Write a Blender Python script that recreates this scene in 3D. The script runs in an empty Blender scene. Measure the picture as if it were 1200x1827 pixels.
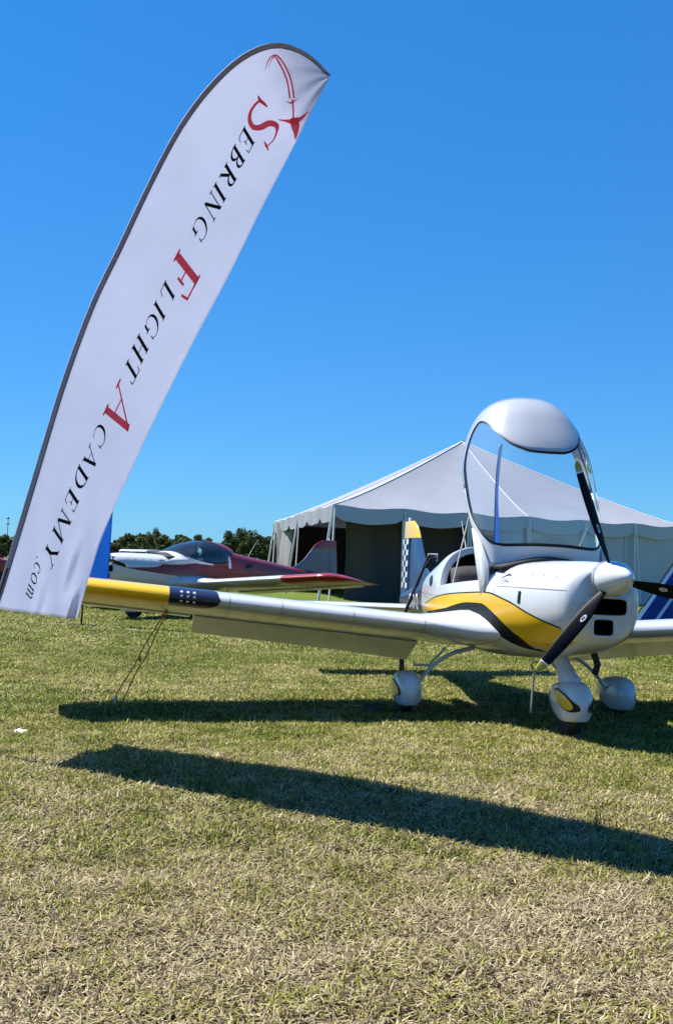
import bpy, math, random
import numpy as np
from mathutils import Matrix, Vector
R = math.radians
random.seed(7); RNG = np.random.default_rng(7)
sc = bpy.context.scene
COL = sc.collection

# ------------------------------------------------------------------ camera
EYE, PITCH, ROLL, FPX = 1.375, math.atan(88.2/2000), .029, 2000.
_c, _s = math.cos(ROLL), math.sin(ROLL)
_fw = np.array([0, math.cos(PITCH), math.sin(PITCH)])
_up0 = np.array([0, -math.sin(PITCH), math.cos(PITCH)]); _r0 = np.array([1., 0, 0])
_rt = _r0*_c + _up0*_s; _up = -_r0*_s + _up0*_c
CO = np.array([0, 0, EYE])
cd = bpy.data.cameras.new('camera'); cam = bpy.data.objects.new('camera', cd); COL.objects.link(cam)
cd.sensor_fit = 'VERTICAL'; cd.sensor_height = 24; cd.lens = 24*FPX/1827
cd.clip_start = .05; cd.clip_end = 6000
M = Matrix.Identity(4)
for i in range(3):
    M[i][0] = _rt[i]; M[i][1] = _up[i]; M[i][2] = -_fw[i]; M[i][3] = CO[i]
cam.matrix_world = M
sc.camera = cam

# ------------------------------------------------------------------ light
SUN = Vector((-.52, .26, 1.0)).normalized()          # direction towards the sun
EL = math.asin(SUN.z); AZ = math.atan2(SUN.x, SUN.y)
w = bpy.data.worlds.new('World'); sc.world = w; w.use_nodes = True
nt = w.node_tree; nt.nodes.clear()
sky = nt.nodes.new('ShaderNodeTexSky'); sky.sky_type = 'NISHITA'; sky.sun_disc = False
sky.sun_elevation = EL; sky.sun_rotation = AZ
sky.altitude = 0; sky.air_density = 1.0; sky.dust_density = 0.; sky.ozone_density = 3.0
hs = nt.nodes.new('ShaderNodeHueSaturation'); hs.inputs['Saturation'].default_value = 1.22; hs.inputs['Value'].default_value = 1.12
tint = nt.nodes.new('ShaderNodeMix'); tint.data_type = 'RGBA'; tint.blend_type = 'MULTIPLY'; tint.inputs[0].default_value = 1; tint.inputs[7].default_value = (.80, 1.0, 1.14, 1)
bg = nt.nodes.new('ShaderNodeBackground'); bg.inputs['Strength'].default_value = .064
out = nt.nodes.new('ShaderNodeOutputWorld')
nt.links.new(sky.outputs[0], tint.inputs[6]); nt.links.new(tint.outputs[2], hs.inputs['Color']); gm = nt.nodes.new('ShaderNodeGamma'); gm.inputs[1].default_value = .6
t2 = nt.nodes.new('ShaderNodeMix'); t2.data_type = 'RGBA'; t2.blend_type = 'MULTIPLY'; t2.inputs[0].default_value = 1; t2.inputs[7].default_value = (.56, 1.17, 1.83, 1)
nt.links.new(hs.outputs[0], gm.inputs[0]); nt.links.new(gm.outputs[0], t2.inputs[6]); nt.links.new(t2.outputs[2], bg.inputs[0]); nt.links.new(bg.outputs[0], out.inputs[0])
sd = bpy.data.lights.new('sun', 'SUN'); sd.energy = 5.0; sd.angle = R(.5); sd.color = (1, .965, .91)
so = bpy.data.objects.new('sun', sd); COL.objects.link(so)
so.rotation_euler = SUN.to_track_quat('Z', 'Y').to_euler(); so.location = (-10, 5, 30)
sc.view_settings.view_transform = 'Standard'; sc.view_settings.look = 'None'
sc.view_settings.exposure = 1.15; sc.view_settings.gamma = 1
sc.render.engine = 'CYCLES'
sc.cycles.max_bounces = 8; sc.cycles.transparent_max_bounces = 12
sc.cycles.caustics_reflective = False; sc.cycles.caustics_refractive = False

# ------------------------------------------------------------------ helpers
def ray(px, py): return _fw + _rt*(px-600)/FPX - _up*(py-913.5)/FPX
def at(px, py, d):
    r = ray(px, py); return CO + r*(d/r[1])
def ground_at(px, py, z=0.):
    r = ray(px, py); return CO + r*((z-EYE)/r[2])

def mat(name, col, rough=.5, metal=0., spec=.5, coat=0., noise=0., nscale=8., bump=0., trans=0., emit=None):
    m = bpy.data.materials.new(name); m.use_nodes = True
    t = m.node_tree; b = t.nodes['Principled BSDF']
    b.inputs['Base Color'].default_value = (*col, 1); b.inputs['Roughness'].default_value = rough
    b.inputs['Metallic'].default_value = metal; b.inputs['Specular IOR Level'].default_value = spec
    b.inputs['Coat Weight'].default_value = coat; b.inputs['Coat Roughness'].default_value = .13
    if noise or bump:
        tc = t.nodes.new('ShaderNodeTexCoord'); n = t.nodes.new('ShaderNodeTexNoise')
        n.inputs['Scale'].default_value = nscale; n.inputs['Detail'].default_value = 6
        t.links.new(tc.outputs['Object'], n.inputs['Vector'])
    if noise:
        mx = t.nodes.new('ShaderNodeMix'); mx.data_type = 'RGBA'
        mx.inputs[6].default_value = (*[c*(1-noise) for c in col], 1)
        mx.inputs[7].default_value = (*[min(1, c*(1+noise)) for c in col], 1)
        t.links.new(n.outputs[0], mx.inputs[0]); t.links.new(mx.outputs[2], b.inputs['Base Color'])
    if bump:
        bp = t.nodes.new('ShaderNodeBump'); bp.inputs['Strength'].default_value = bump; bp.inputs['Distance'].default_value = .02
        t.links.new(n.outputs[0], bp.inputs['Height']); t.links.new(bp.outputs[0], b.inputs['Normal'])
    if trans:
        tr = t.nodes.new('ShaderNodeBsdfTranslucent'); tr.inputs[0].default_value = (*col, 1)
        ms = t.nodes.new('ShaderNodeMixShader'); ms.inputs[0].default_value = trans
        o = t.nodes['Material Output']
        if noise: t.links.new(mx.outputs[2], tr.inputs[0])
        t.links.new(b.outputs[0], ms.inputs[1]); t.links.new(tr.outputs[0], ms.inputs[2]); t.links.new(ms.outputs[0], o.inputs[0])
    return m

def glass_mat(name, tint=(.90, .94, .97), ior=1.62, haze=.075):
    m = bpy.data.materials.new(name); m.use_nodes = True; t = m.node_tree; t.nodes.clear()
    o = t.nodes.new('ShaderNodeOutputMaterial'); tr = t.nodes.new('ShaderNodeBsdfTransparent'); tr.inputs[0].default_value = (*tint, 1)
    g = t.nodes.new('ShaderNodeBsdfGlossy'); g.inputs['Roughness'].default_value = .03; g.inputs[0].default_value = (1, 1, 1, 1)
    f = t.nodes.new('ShaderNodeFresnel'); f.inputs[0].default_value = ior
    d = t.nodes.new('ShaderNodeBsdfDiffuse'); d.inputs[0].default_value = (.7, .72, .75, 1)
    m0 = t.nodes.new('ShaderNodeMixShader'); m0.inputs[0].default_value = haze
    ms = t.nodes.new('ShaderNodeMixShader')
    t.links.new(tr.outputs[0], m0.inputs[1]); t.links.new(d.outputs[0], m0.inputs[2])
    t.links.new(f.outputs[0], ms.inputs[0]); t.links.new(m0.outputs[0], ms.inputs[1]); t.links.new(g.outputs[0], ms.inputs[2]); t.links.new(ms.outputs[0], o.inputs[0])
    return m

def tag(o, label=None, cat=None, group=None, kind=None):
    if label: o['label'] = label
    if cat: o['category'] = cat
    if group: o['group'] = group
    if kind: o['kind'] = kind
    return o
def empty(name, loc=(0, 0, 0), rot=(0, 0, 0)):
    e = bpy.data.objects.new(name, None); e.empty_display_size = .1; e.location = loc; e.rotation_euler = rot; COL.objects.link(e); return e
def obj(name, vf, m, parent=None, smooth=True, sol=0., sub=0, bevel=0.):
    v, f = vf
    me = bpy.data.meshes.new(name); me.from_pydata([tuple(map(float, p)) for p in v], [], f); me.validate(); me.update()
    for mm in (m if isinstance(m, (list, tuple)) else [m]): me.materials.append(mm)
    if smooth:
        me.polygons.foreach_set('use_smooth', [True]*len(me.polygons))
        if hasattr(me, 'set_sharp_from_angle'): me.set_sharp_from_angle(angle=R(38))
    o = bpy.data.objects.new(name, me); COL.objects.link(o)
    if parent: o.parent = parent
    if sol:
        s = o.modifiers.new('solid', 'SOLIDIFY'); s.thickness = sol; s.offset = -1
    if bevel:
        b = o.modifiers.new('bevel', 'BEVEL'); b.width = bevel; b.segments = 2; b.limit_method = 'ANGLE'
    if sub:
        s = o.modifiers.new('sub', 'SUBSURF'); s.levels = s.render_levels = sub
    return o
def join(*vfs):
    V, Fc = [], []
    for v, f in vfs:
        k = len(V); V += list(v); Fc += [tuple(i+k for i in q) for q in f]
    return V, Fc
def grid(P, close_u=False, close_v=False):
    nu, nv = len(P), len(P[0]); V = [p for row in P for p in row]; Fc = []
    for i in range(nu if close_u else nu-1):
        for j in range(nv if close_v else nv-1):
            a, b = i, (i+1) % nu; c, d = j, (j+1) % nv
            Fc.append((a*nv+c, b*nv+c, b*nv+d, a*nv+d))
    return V, Fc
def loft(rings, cap0=True, cap1=True):
    V, Fc = grid(rings, close_v=True); n = len(rings[0]); k = (len(rings)-1)*n
    if cap0: Fc.append(tuple(range(n)))
    if cap1: Fc.append(tuple(k+i for i in reversed(range(n))))
    return V, Fc
def tube(path, rad, n=8, cap=True):
    path = [np.array(p, float) for p in path]; rad = rad if hasattr(rad, '__len__') else [rad]*len(path)
    rings = []; up = np.array([.13, .21, .97]); prev = None
    for i, p in enumerate(path):
        d = path[min(i+1, len(path)-1)] - path[max(i-1, 0)]; d /= np.linalg.norm(d)+1e-9
        if prev is None:
            a = np.cross(d, up)
            if np.linalg.norm(a) < .1: a = np.cross(d, np.array([1., 0, 0]))
        else: a = prev - d*(prev@d)
        a /= np.linalg.norm(a); prev = a; b = np.cross(d, a)
        rings.append([p + rad[i]*(a*math.cos(t) + b*math.sin(t)) for t in np.linspace(0, 2*math.pi, n, endpoint=False)])
    return loft(rings, cap, cap)
def box(x0, x1, y0, y1, z0, z1):
    v = [(x, y, z) for x in (x0, x1) for y in (y0, y1) for z in (z0, z1)]
    return v, [(0, 1, 3, 2), (4, 6, 7, 5), (0, 4, 5, 1), (2, 3, 7, 6), (0, 2, 6, 4), (1, 5, 7, 3)]
def interp(xs, ys, x):
    """cubic hermite through a table (xs ascending)"""
    xs = np.asarray(xs, float); ys = np.asarray(ys, float)
    x = min(max(x, xs[0]), xs[-1]); i = min(int(np.searchsorted(xs, x, 'right'))-1, len(xs)-2); i = max(i, 0)
    d = np.diff(ys)/np.diff(xs)
    def tan(k):
        if k == 0: return d[0]
        if k == len(xs)-1: return d[-1]
        return 0. if d[k-1]*d[k] <= 0 else 2*d[k-1]*d[k]/(d[k-1]+d[k])
    h = xs[i+1]-xs[i]; t = (x-xs[i])/h
    return ((2*t**3-3*t*t+1)*ys[i] + (t**3-2*t*t+t)*h*tan(i) + (-2*t**3+3*t*t)*ys[i+1] + (t**3-t*t)*h*tan(i+1))
def crom(pts, n=8):
    P = [np.array(p, float) for p in pts]; P = [2*P[0]-P[1]] + P + [2*P[-1]-P[-2]]; o = []
    for i in range(1, len(P)-2):
        for t in np.linspace(0, 1, n, endpoint=False):
            a, b, c, d = P[i-1:i+3]
            o.append(.5*(2*b + (c-a)*t + (2*a-5*b+4*c-d)*t*t + (3*b-a-3*c+d)*t**3))
    o.append(P[-2]); return o

# ------------------------------------------------------------------ materials
M_WHITE = mat('white_gelcoat', (.56, .57, .59), .24, coat=.7, noise=.05, nscale=2.2)
M_WHITE2 = mat('white_metal_skin', (.50, .51, .54), .26, coat=.7, noise=.06, nscale=1.6)
M_YELLOW = mat('yellow_paint', (.74, .42, .010), .25, coat=.6)
M_NAVY = mat('navy_paint', (.010, .014, .045), .3, coat=.2)
M_BLACK = mat('black_paint', (.006, .006, .007), .4, spec=.3)
M_VOID = mat('duct_shade_black', (.002, .002, .002), 1., spec=0.)  # black painted in for the unlit depth of the inlets
M_MATTE = mat('matte_black', (.015, .014, .014), .8)
M_SEAM = mat('panel_seam_grey', (.26, .26, .27), .7)  # even grey for the thin joint strips between panels
M_TYRE = mat('tyre_rubber', (.018, .017, .016), .85, noise=.3)
M_METAL = mat('brushed_metal', (.55, .57, .58), .35, metal=.9)
M_GEAR = mat('gear_leg_paint', (.55, .62, .66), .3, coat=.3)
M_BLUE = mat('blue_paint', (.016, .050, .125), .35, coat=.15)
M_RED = mat('dark_red_paint', (.24, .012, .016), .3, coat=.3)
M_UPH = mat('dark_upholstery', (.03, .028, .03), .8, noise=.3)
M_GLASS = glass_mat('canopy_perspex')
M_TINT = glass_mat('blue_tinted_perspex', (.34, .52, .58), 1.7, .02)
M_CLOTH = mat('white_flag_polyester', (.67, .70, .81), .75, spec=.2, noise=.06, nscale=2.5, bump=.5, trans=.50)
M_SLEEVE = mat('grey_blue_pole_sleeve', (.30, .30, .46), .8, noise=.2, nscale=9)
M_PRED = mat('red_print', (.85, .10, .15), .8, spec=.1, trans=.4)
M_PBLK = mat('black_print', (.008, .009, .02), .8, spec=.1)
M_FBLUE = mat('blue_flag_polyester', (.10, .40, .95), .75, spec=.2, noise=.15, nscale=3, trans=.45)
M_FNAVY = mat('navy_flag_print', (.02, .06, .32), .75, spec=.2, trans=.25)
M_TENT = mat('white_tent_vinyl', (.255, .265, .295), .55, spec=.3, noise=.10, nscale=.8, bump=.9, trans=.04)
M_TVAL = mat('grey_tent_valance', (.44, .46, .53), .6, spec=.2, noise=.1, nscale=.7)
M_TWALL = mat('tent_side_wall_vinyl', (.45, .48, .55), .6, spec=.3, noise=.12, nscale=.5, trans=.06)
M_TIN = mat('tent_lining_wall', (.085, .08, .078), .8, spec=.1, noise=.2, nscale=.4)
M_POLE = mat('galvanised_pole', (.62, .63, .64), .45, metal=.3)
M_STRAP = mat('white_strap', (.7, .7, .68), .8)
M_ROPE = mat('orange_brown_rope', (.42, .17, .04), .9, noise=.4, nscale=40)
M_BARK = mat('bark', (.09, .065, .045), .9, noise=.3, bump=.5)

# ------------------------------------------------------------------ ground
def ground_material():
    m = bpy.data.materials.new('turf_soil'); m.use_nodes = True; t = m.node_tree; b = t.nodes['Principled BSDF']
    b.inputs['Roughness'].default_value = .95; b.inputs['Specular IOR Level'].default_value = .1
    tc = t.nodes.new('ShaderNodeTexCoord')
    def noise(s, d=6):
        n = t.nodes.new('ShaderNodeTexNoise'); n.inputs['Scale'].default_value = s; n.inputs['Detail'].default_value = d
        t.links.new(tc.outputs['Object'], n.inputs['Vector']); return n
    def ramp(src, stops):
        r = t.nodes.new('ShaderNodeValToRGB'); e = r.color_ramp.elements
        e[0].position, e[0].color = stops[0][0], (*stops[0][1], 1); e[1].position, e[1].color = stops[-1][0], (*stops[-1][1], 1)
        for p, c in stops[1:-1]:
            k = e.new(p); k.color = (*c, 1)
        t.links.new(src, r.inputs[0]); return r
    fine = noise(90, 3); big = noise(.35, 4)
    near = ramp(fine.outputs[0], [(.3, (.018, .016, .008)), (.5, (.045, .042, .018)), (.7, (.10, .085, .045))])
    far = ramp(big.outputs[0], [(.35, (.075, .12, .012)), (.5, (.105, .14, .02)), (.65, (.13, .145, .032))])
    sep = t.nodes.new('ShaderNodeSeparateXYZ'); t.links.new(tc.outputs['Object'], sep.inputs[0])
    mr = t.nodes.new('ShaderNodeMapRange'); mr.inputs[1].default_value = 8; mr.inputs[2].default_value = 40; t.links.new(sep.outputs[1], mr.inputs[0])
    mx = t.nodes.new('ShaderNodeMix'); mx.data_type = 'RGBA'
    t.links.new(mr.outputs[0], mx.inputs[0]); t.links.new(near.outputs[0], mx.inputs[6]); t.links.new(far.outputs[0], mx.inputs[7])
    t.links.new(mx.outputs[2], b.inputs['Base Color'])
    bp = t.nodes.new('ShaderNodeBump'); bp.inputs['Strength'].default_value = .8; bp.inputs['Distance'].default_value = .03
    t.links.new(fine.outputs[0], bp.inputs['Height']); t.links.new(bp.outputs[0], b.inputs['Normal'])
    return m
g = obj('ground', ([(-2500, -60, 0), (2500, -60, 0), (2500, 4000, 0), (-2500, 4000, 0)], [(0, 1, 2, 3)]), ground_material(), smooth=False)
tag(g, 'mown turf field with dry straw patches', 'ground', kind='structure')

# ------------------------------------------------------------------ grass (stuff)
def vnoise(x, y, s, seed):
    """cheap value noise"""
    r = np.random.default_rng(seed); T = r.random((64, 64)); X = x/s; Y = y/s
    i = np.floor(X).astype(int); j = np.floor(Y).astype(int); fx = X-i; fy = Y-j
    fx = fx*fx*(3-2*fx); fy = fy*fy*(3-2*fy); i %= 64; j %= 64; i2 = (i+1) % 64; j2 = (j+1) % 64
    return (T[i, j]*(1-fx)+T[i2, j]*fx)*(1-fy) + (T[i, j2]*(1-fx)+T[i2, j2]*fx)*fy
def grass():
    bl = []
    def zone(y0, y1, dens, length, width, segs):
        wid = lambda d: .33*d + 1.6
        area = (wid(y0)+wid(y1))*(y1-y0)
        n = int(area*dens*1.0)
        y = y0 + (y1-y0)*RNG.random(int(n*1.6)); x = (RNG.random(len(y))*2-1)*wid(y1)
        k = np.abs(x) < wid(y); x, y = x[k], y[k]
        bl.append((x, y, np.full(len(x), length), np.full(len(x), width), np.full(len(x), segs)))
    zone(2.3, 5.2, 7600, .046, .0056, 1)
    zone(5.2, 9.5, 5000, .044, .0066, 1)
    zone(9.5, 17, 2300, .044, .0090, 1)
    zone(17, 32, 600, .050, .016, 1)
    x, y, ln, wd, sg = [np.concatenate(a) for a in zip(*bl)]
    n = len(x)
    clump = vnoise(x+50, y, .16, 1)*.6 + vnoise(x+50, y, .5, 2)*.4
    dry = .5 + (vnoise(x+50, y, 1.1, 3)-.5)*.34 + (vnoise(x+50, y, .22, 4)-.5)*.45
    dry = dry + np.interp(y, [2.5, 4.0, 5.4, 7.5, 10, 14, 30], [.44, .37, .22, .04, -.04, -.08, -.12]) + (RNG.random(n)-.5)*.80
    L = ln*(.55+.9*RNG.random(n))*(.7+.7*clump)
    az = RNG.random(n)*2*np.pi
    lean = np.where(RNG.random(n) < .80, .95+.55*RNG.random(n), .15+.6*RNG.random(n))
    lean = np.clip(lean + .25*(dry > .6), 0, 1.45)
    dx, dy = np.cos(az), np.sin(az); px, py = -dy, dx
    z0 = np.where(lean > .9, .004 + .022*RNG.random(n)*clump*1.4, 0.)
    k2 = .98+.35*RNG.random(n); s1, s2 = np.sin(lean*.92), np.sin(np.minimum(lean*k2, 1.7)); c1, c2 = np.cos(lean*.92), np.cos(np.minimum(lean*k2, 1.7))
    mx_, my_, mz_ = x+dx*s1*L*.5, y+dy*s1*L*.5, z0+c1*L*.5
    tx, ty, tz = mx_+dx*s2*L*.5, my_+dy*s2*L*.5, np.maximum(mz_+c2*L*.5, .002)
    V = np.empty((n, 5, 3), np.float32); h = wd*.5*(.7+.6*RNG.random(n))
    V[:, 0] = np.stack([x-px*h, y-py*h, z0], 1); V[:, 1] = np.stack([x+px*h, y+py*h, z0], 1)
    V[:, 2] = np.stack([mx_-px*h*.9, my_-py*h*.9, mz_], 1); V[:, 3] = np.stack([mx_+px*h*.9, my_+py*h*.9, mz_], 1)
    V[:, 4] = np.stack([tx, ty, tz], 1)
    me = bpy.data.meshes.new('grass')
    me.vertices.add(n*5); me.vertices.foreach_set('co', V.ravel())
    base = np.arange(n, dtype=np.int32)[:, None]*5
    loops = np.concatenate([base+np.array([[0, 1, 3, 2]]), base+np.array([[2, 3, 4]])], 1).ravel().astype(np.int32)
    me.loops.add(len(loops)); me.loops.foreach_set('vertex_index', loops)
    st = (np.arange(n, dtype=np.int32)[:, None]*7 + np.array([[0, 4]])).ravel().astype(np.int32)
    me.polygons.add(n*2); me.polygons.foreach_set('loop_start', st)
    # colour of each blade
    pal = np.array([(.050, .082, .004), (.15, .185, .014), (.245, .25, .036), (.29, .25, .080), (.32, .25, .125), (.43, .36, .22)])
    k = np.clip((dry-.12)*6.2, 0, 4.999); i = k.astype(int); f = (k-i)[:, None]
    c = pal[i]*(1-f)+pal[i+1]*f; c *= (.55+.85*RNG.random(n))[:, None]
    c *= np.interp(y, [6, 9], [1, 1.16])[:, None]
    br = RNG.random(n) < np.interp(y, [3, 6, 10], [.20, .10, .04]); c[br] = np.array([.13, .085, .05])*(.6+.8*RNG.random(br.sum()))[:, None]
    C = np.ones((n, 5, 4), np.float32); C[:, :, :3] = c[:, None, :]
    me.update(calc_edges=True)
    a = me.color_attributes.new('blade', 'FLOAT_COLOR', 'POINT'); a.data.foreach_set('color', C.ravel())
    m = bpy.data.materials.new('grass_blade'); m.use_nodes = True; t = m.node_tree; b = t.nodes['Principled BSDF']
    b.inputs['Roughness'].default_value = .6; b.inputs['Specular IOR Level'].default_value = .25
    at_ = t.nodes.new('ShaderNodeAttribute'); at_.attribute_name = 'blade'
    tr = t.nodes.new('ShaderNodeBsdfTranslucent'); ms = t.nodes.new('ShaderNodeMixShader'); ms.inputs[0].default_value = .3
    t.links.new(at_.outputs[0], b.inputs['Base Color']); t.links.new(at_.outputs[0], tr.inputs[0])
    t.links.new(b.outputs[0], ms.inputs[1]); t.links.new(tr.outputs[0], ms.inputs[2]); t.links.new(ms.outputs[0], t.nodes['Material Output'].inputs[0])
    me.materials.append(m)
    o = bpy.data.objects.new('grass', me); COL.objects.link(o)
    tag(o, 'short dry mown grass mixed green and straw', 'grass', kind='stuff')
grass()

# ------------------------------------------------------------------ trees
def tree_meshes(seed, H, W):
    r = np.random.default_rng(seed)
    lobes = []
    for k in range(9):
        a = r.random()*6.28; q = W*.5*math.sqrt(r.random())*.75; zz = H*(.32+.5*r.random())
        lobes.append((q*math.cos(a), q*math.sin(a), zz, W*(.16+.12*r.random()), H*(.10+.09*r.random())))
    lobes.append((0, 0, H*.84, W*.2, H*.15))
    V, Fc = [], []
    for (cx, cy, cz, rx, rz) in lobes:
        for k in range(210):
            d = r.normal(size=3); d /= np.linalg.norm(d); q = .55+.5*r.random()
            c = np.array([cx+d[0]*rx*q, cy+d[1]*rx*q, cz+d[2]*rz*q]); s = W*(.028+.035*r.random())
            u = r.normal(size=3); u /= np.linalg.norm(u); v = np.cross(u, r.normal(size=3)); v /= np.linalg.norm(v)
            b = len(V); V += [c-u*s, c-v*s*.6, c+u*s, c+v*s*.7]; Fc.append((b, b+1, b+2, b+3))
    tr = [tube([(0, 0, -.2), (.05*W*.3, 0, H*.3), (0, .02*W, H*.62)], [W*.035, W*.026, W*.012], 7)]
    for k in range(5):
        l = lobes[k]; z = H*(.25+.07*k); tr.append(tube([(0, 0, z), (l[0]*.5, l[1]*.5, (z+l[2])/2+.1), l[:3]], [W*.016, W*.011, W*.004], 5))
    return (V, Fc), join(*tr)
def leaf_mat(name, c1, c2):
    m = mat(name, c1, .7, spec=.2, trans=.25); t = m.node_tree; oi = t.nodes.new('ShaderNodeNewGeometry')
    mx = t.nodes.new('ShaderNodeMix'); mx.data_type = 'RGBA'; mx.inputs[6].default_value = (*c1, 1); mx.inputs[7].default_value = (*c2, 1)
    t.links.new(oi.outputs['Random Per Island'], mx.inputs[0]); t.links.new(mx.outputs[2], t.nodes['Principled BSDF'].inputs['Base Color'])
    for n in t.nodes:
        if n.type == 'BSDF_TRANSLUCENT': t.links.new(mx.outputs[2], n.inputs[0])
    return m
LEAVES = [leaf_mat('oak_leaves', (.028, .045, .012), (.075, .10, .028)), leaf_mat('olive_leaves', (.045, .055, .018), (.11, .115, .04)),
          leaf_mat('rusty_leaves', (.05, .042, .018), (.12, .085, .035))]
protos = []
for k, (H, W, lm) in enumerate([(8.2, 7.0, 0), (9.6, 6.0, 0), (7.2, 7.5, 1), (11.0, 5.2, 1), (6.2, 6.5, 2)]):
    a, b = tree_meshes(50+k, H, W)
    me1 = obj('crown', a, LEAVES[lm], smooth=False); me2 = obj('trunk', b, M_BARK)
    protos.append((me1.data, me2.data, ['dark round oak', 'tall dark oak', 'broad olive green tree', 'tall thin feathery tree', 'low rusty brown tree'][k]))
    bpy.data.objects.remove(me1); bpy.data.objects.remove(me2)
tr_n = 0; vis = 0
spots = [(-45, 1, 300), (-14, 2, 310), (8, 0, 285), (40, 4, 300), (75, 1, 310), (110, 2, 290), (150, 0, 300), (186, 2, 300), (208, 4, 285), (228, 0, 310), (249, 2, 290), (264, 3, 300), (276, 3, 315), (292, 0, 285),
         (314, 4, 300), (333, 2, 290), (352, 0, 305), (371, 0, 280), (390, 2, 300), (407, 1, 290), (425, 1, 300), (443, 1, 285), (461, 0, 300), (479, 0, 290), (500, 2, 310), (1215, 0, 300), (1240, 2, 295)]
for (px_, k, d) in spots:
    c1, c2, nm = protos[k]; p = at(px_, 1000, d); s = .74+.22*random.random()
    if 415 < px_ < 465: s *= 1.05
    e = empty('tree', (p[0], p[1], 0), (0, 0, random.random()*6.28)); e.scale = (s, s, s*(.95+.1*random.random()))
    for nme, me in (('crown', c1), ('trunk', c2)):
        o = bpy.data.objects.new(nme, me); COL.objects.link(o); o.parent = e
    tr_n += 1
    ORD = 'first second third fourth fifth sixth seventh eighth ninth tenth eleventh twelfth thirteenth fourteenth fifteenth sixteenth seventeenth eighteenth nineteenth'.split()
    if px_ < 20: plc = f'{nm} at the left edge of the photo, in the far tree line'
    elif px_ < 180: plc = f'{nm} in the far tree line, hidden behind the big white flag'
    elif px_ > 600: plc = f'{nm} far off past the right edge of the photo'
    else: plc = f'{nm}, {ORD[vis]} tree of the far line counted from the white flag'; vis += 1
    tag(e, plc, 'tree', 'far tree line')
# two rows of darker undergrowth closing the tree line
V, Fc = [], []
for k in range(15000):
    x = -115+200*random.random(); y = 318+14*random.random(); z = 8.6*random.random()**.75*(.72+.2*math.sin(x*.31)*math.sin(x*.083+1)+.08*math.sin(x*1.1)); s = .4+.45*random.random()
    c = np.array([x, y, z]); u = RNG.normal(size=3); u /= np.linalg.norm(u); v = np.cross(u, RNG.normal(size=3)); v /= np.linalg.norm(v)
    b = len(V); V += [c-u*s, c-v*s, c+u*s, c+v*s]; Fc.append((b, b+1, b+2, b+3))
tag(obj('undergrowth', (V, Fc), LEAVES[0], smooth=False), 'dark undergrowth along the foot of the far tree line', 'shrubs', kind='stuff')

# ------------------------------------------------------------------ light aircraft
ST = np.array([  # x, half width, bottom, widest, top, exponent
    (-4.25, .02, .84, .90, .96, 2.0), (-3.8, .09, .77, .91, 1.04, 2.1), (-3.0, .21, .70, .94, 1.16, 2.2), (-2.0, .37, .66, .99, 1.33, 2.3),
    (-1.2, .51, .58, .97, 1.46, 2.4), (-.6, .585, .55, .97, 1.56, 2.5), (0., .61, .55, .98, 1.52, 2.6), (.72, .575, .58, 1.02, 1.42, 2.7),
    (.92, .56, .60, 1.03, 1.425, 2.7), (1.25, .50, .645, 1.05, 1.435, 2.6), (1.6, .41, .71, 1.08, 1.435, 2.5), (1.82, .335, .77, 1.10, 1.42, 2.4), (1.9, .285, .81, 1.11, 1.40, 2.3), (1.935, .22, .87, 1.12, 1.365, 2.2)])
def sec(x): return [interp(ST[:, 0], ST[:, k], x) for k in range(1, 6)]
def etop(x): return interp([-2.6, -.7, -.3, .5, .72, 1.2, 1.9], [2.3, 3.4, 3.4, 3.0, 2.7, 2.6, 2.3], x)
def ring(x, n=44, inset=0.):
    w_, zb, zm, zt, e = sec(x); w_ -= inset; zb += inset; zt -= inset; o = []; eb = e
    for t in np.linspace(0, 2*math.pi, n, endpoint=False):
        c, s = math.cos(t), math.sin(t); e = etop(x) if s > 0 else eb
        y = w_*math.copysign(abs(c)**(2/e), c); z = zm + (zt-zm if s > 0 else zm-zb)*math.copysign(abs(s)**(2/e), s)
        o.append((x, y, z))
    return o
def side_y(x, z, off=0.):
    w_, zb, zm, zt, e = sec(x); h = (zt-zm) if z > zm else (zm-zb)
    e = etop(x) if z > zm else e
    q = min(abs(z-zm)/h, 1.); return w_*(1-q**e)**(1/e) + off
def sill(x): return 1.165 + .085*(x+.5)/1.2 if x > -.5 else 1.165
def uring(x, n=30, inset=0.):
    w_, zb, zm, zt, e = sec(x); zs = sill(x); w_ -= inset; zb += inset
    h = zt-zm; eb = e; t0 = math.asin(min(1, ((zs-zm)/h))**(etop(x)/2)); o = []
    for t in np.linspace(t0, -math.pi-t0, n):
        c, s = math.cos(t), math.sin(t); e = etop(x) if s > 0 else eb; y = w_*math.copysign(abs(c)**(2/e), c)
        z = zm + (h if s > 0 else zm-zb)*math.copysign(abs(s)**(2/e), s); o.append((x, y, z))
    return o
def strip(xs, lo, hi, side, off=.003, n=6):
    P = []
    for x in xs:
        a, b = lo(x), hi(x); P.append([(x, side*side_y(x, z, off), z) for z in np.linspace(a, b, n)])
    return grid(P)
AF = [(0, 0), (.005, .014), (.02, .030), (.05, .047), (.1, .064), (.2, .080), (.3, .085), (.42, .080), (.58, .063), (.73, .042), (.88, .019), (1, .001)]
def airfoil(c0, c1, tk=1.0):
    """closed section between chord fractions"""
    xs = sorted(set([p[0] for p in AF if c0 <= p[0] <= c1] + [c0, c1]))
    up = [(x, interp([p[0] for p in AF], [p[1] for p in AF], x)*tk) for x in xs]
    lo = [(x, -interp([p[0] for p in AF], [p[1] for p in AF], x)*.72*tk) for x in xs]
    return up + [p for p in reversed(lo) if not (p[0] == 0)]
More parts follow.
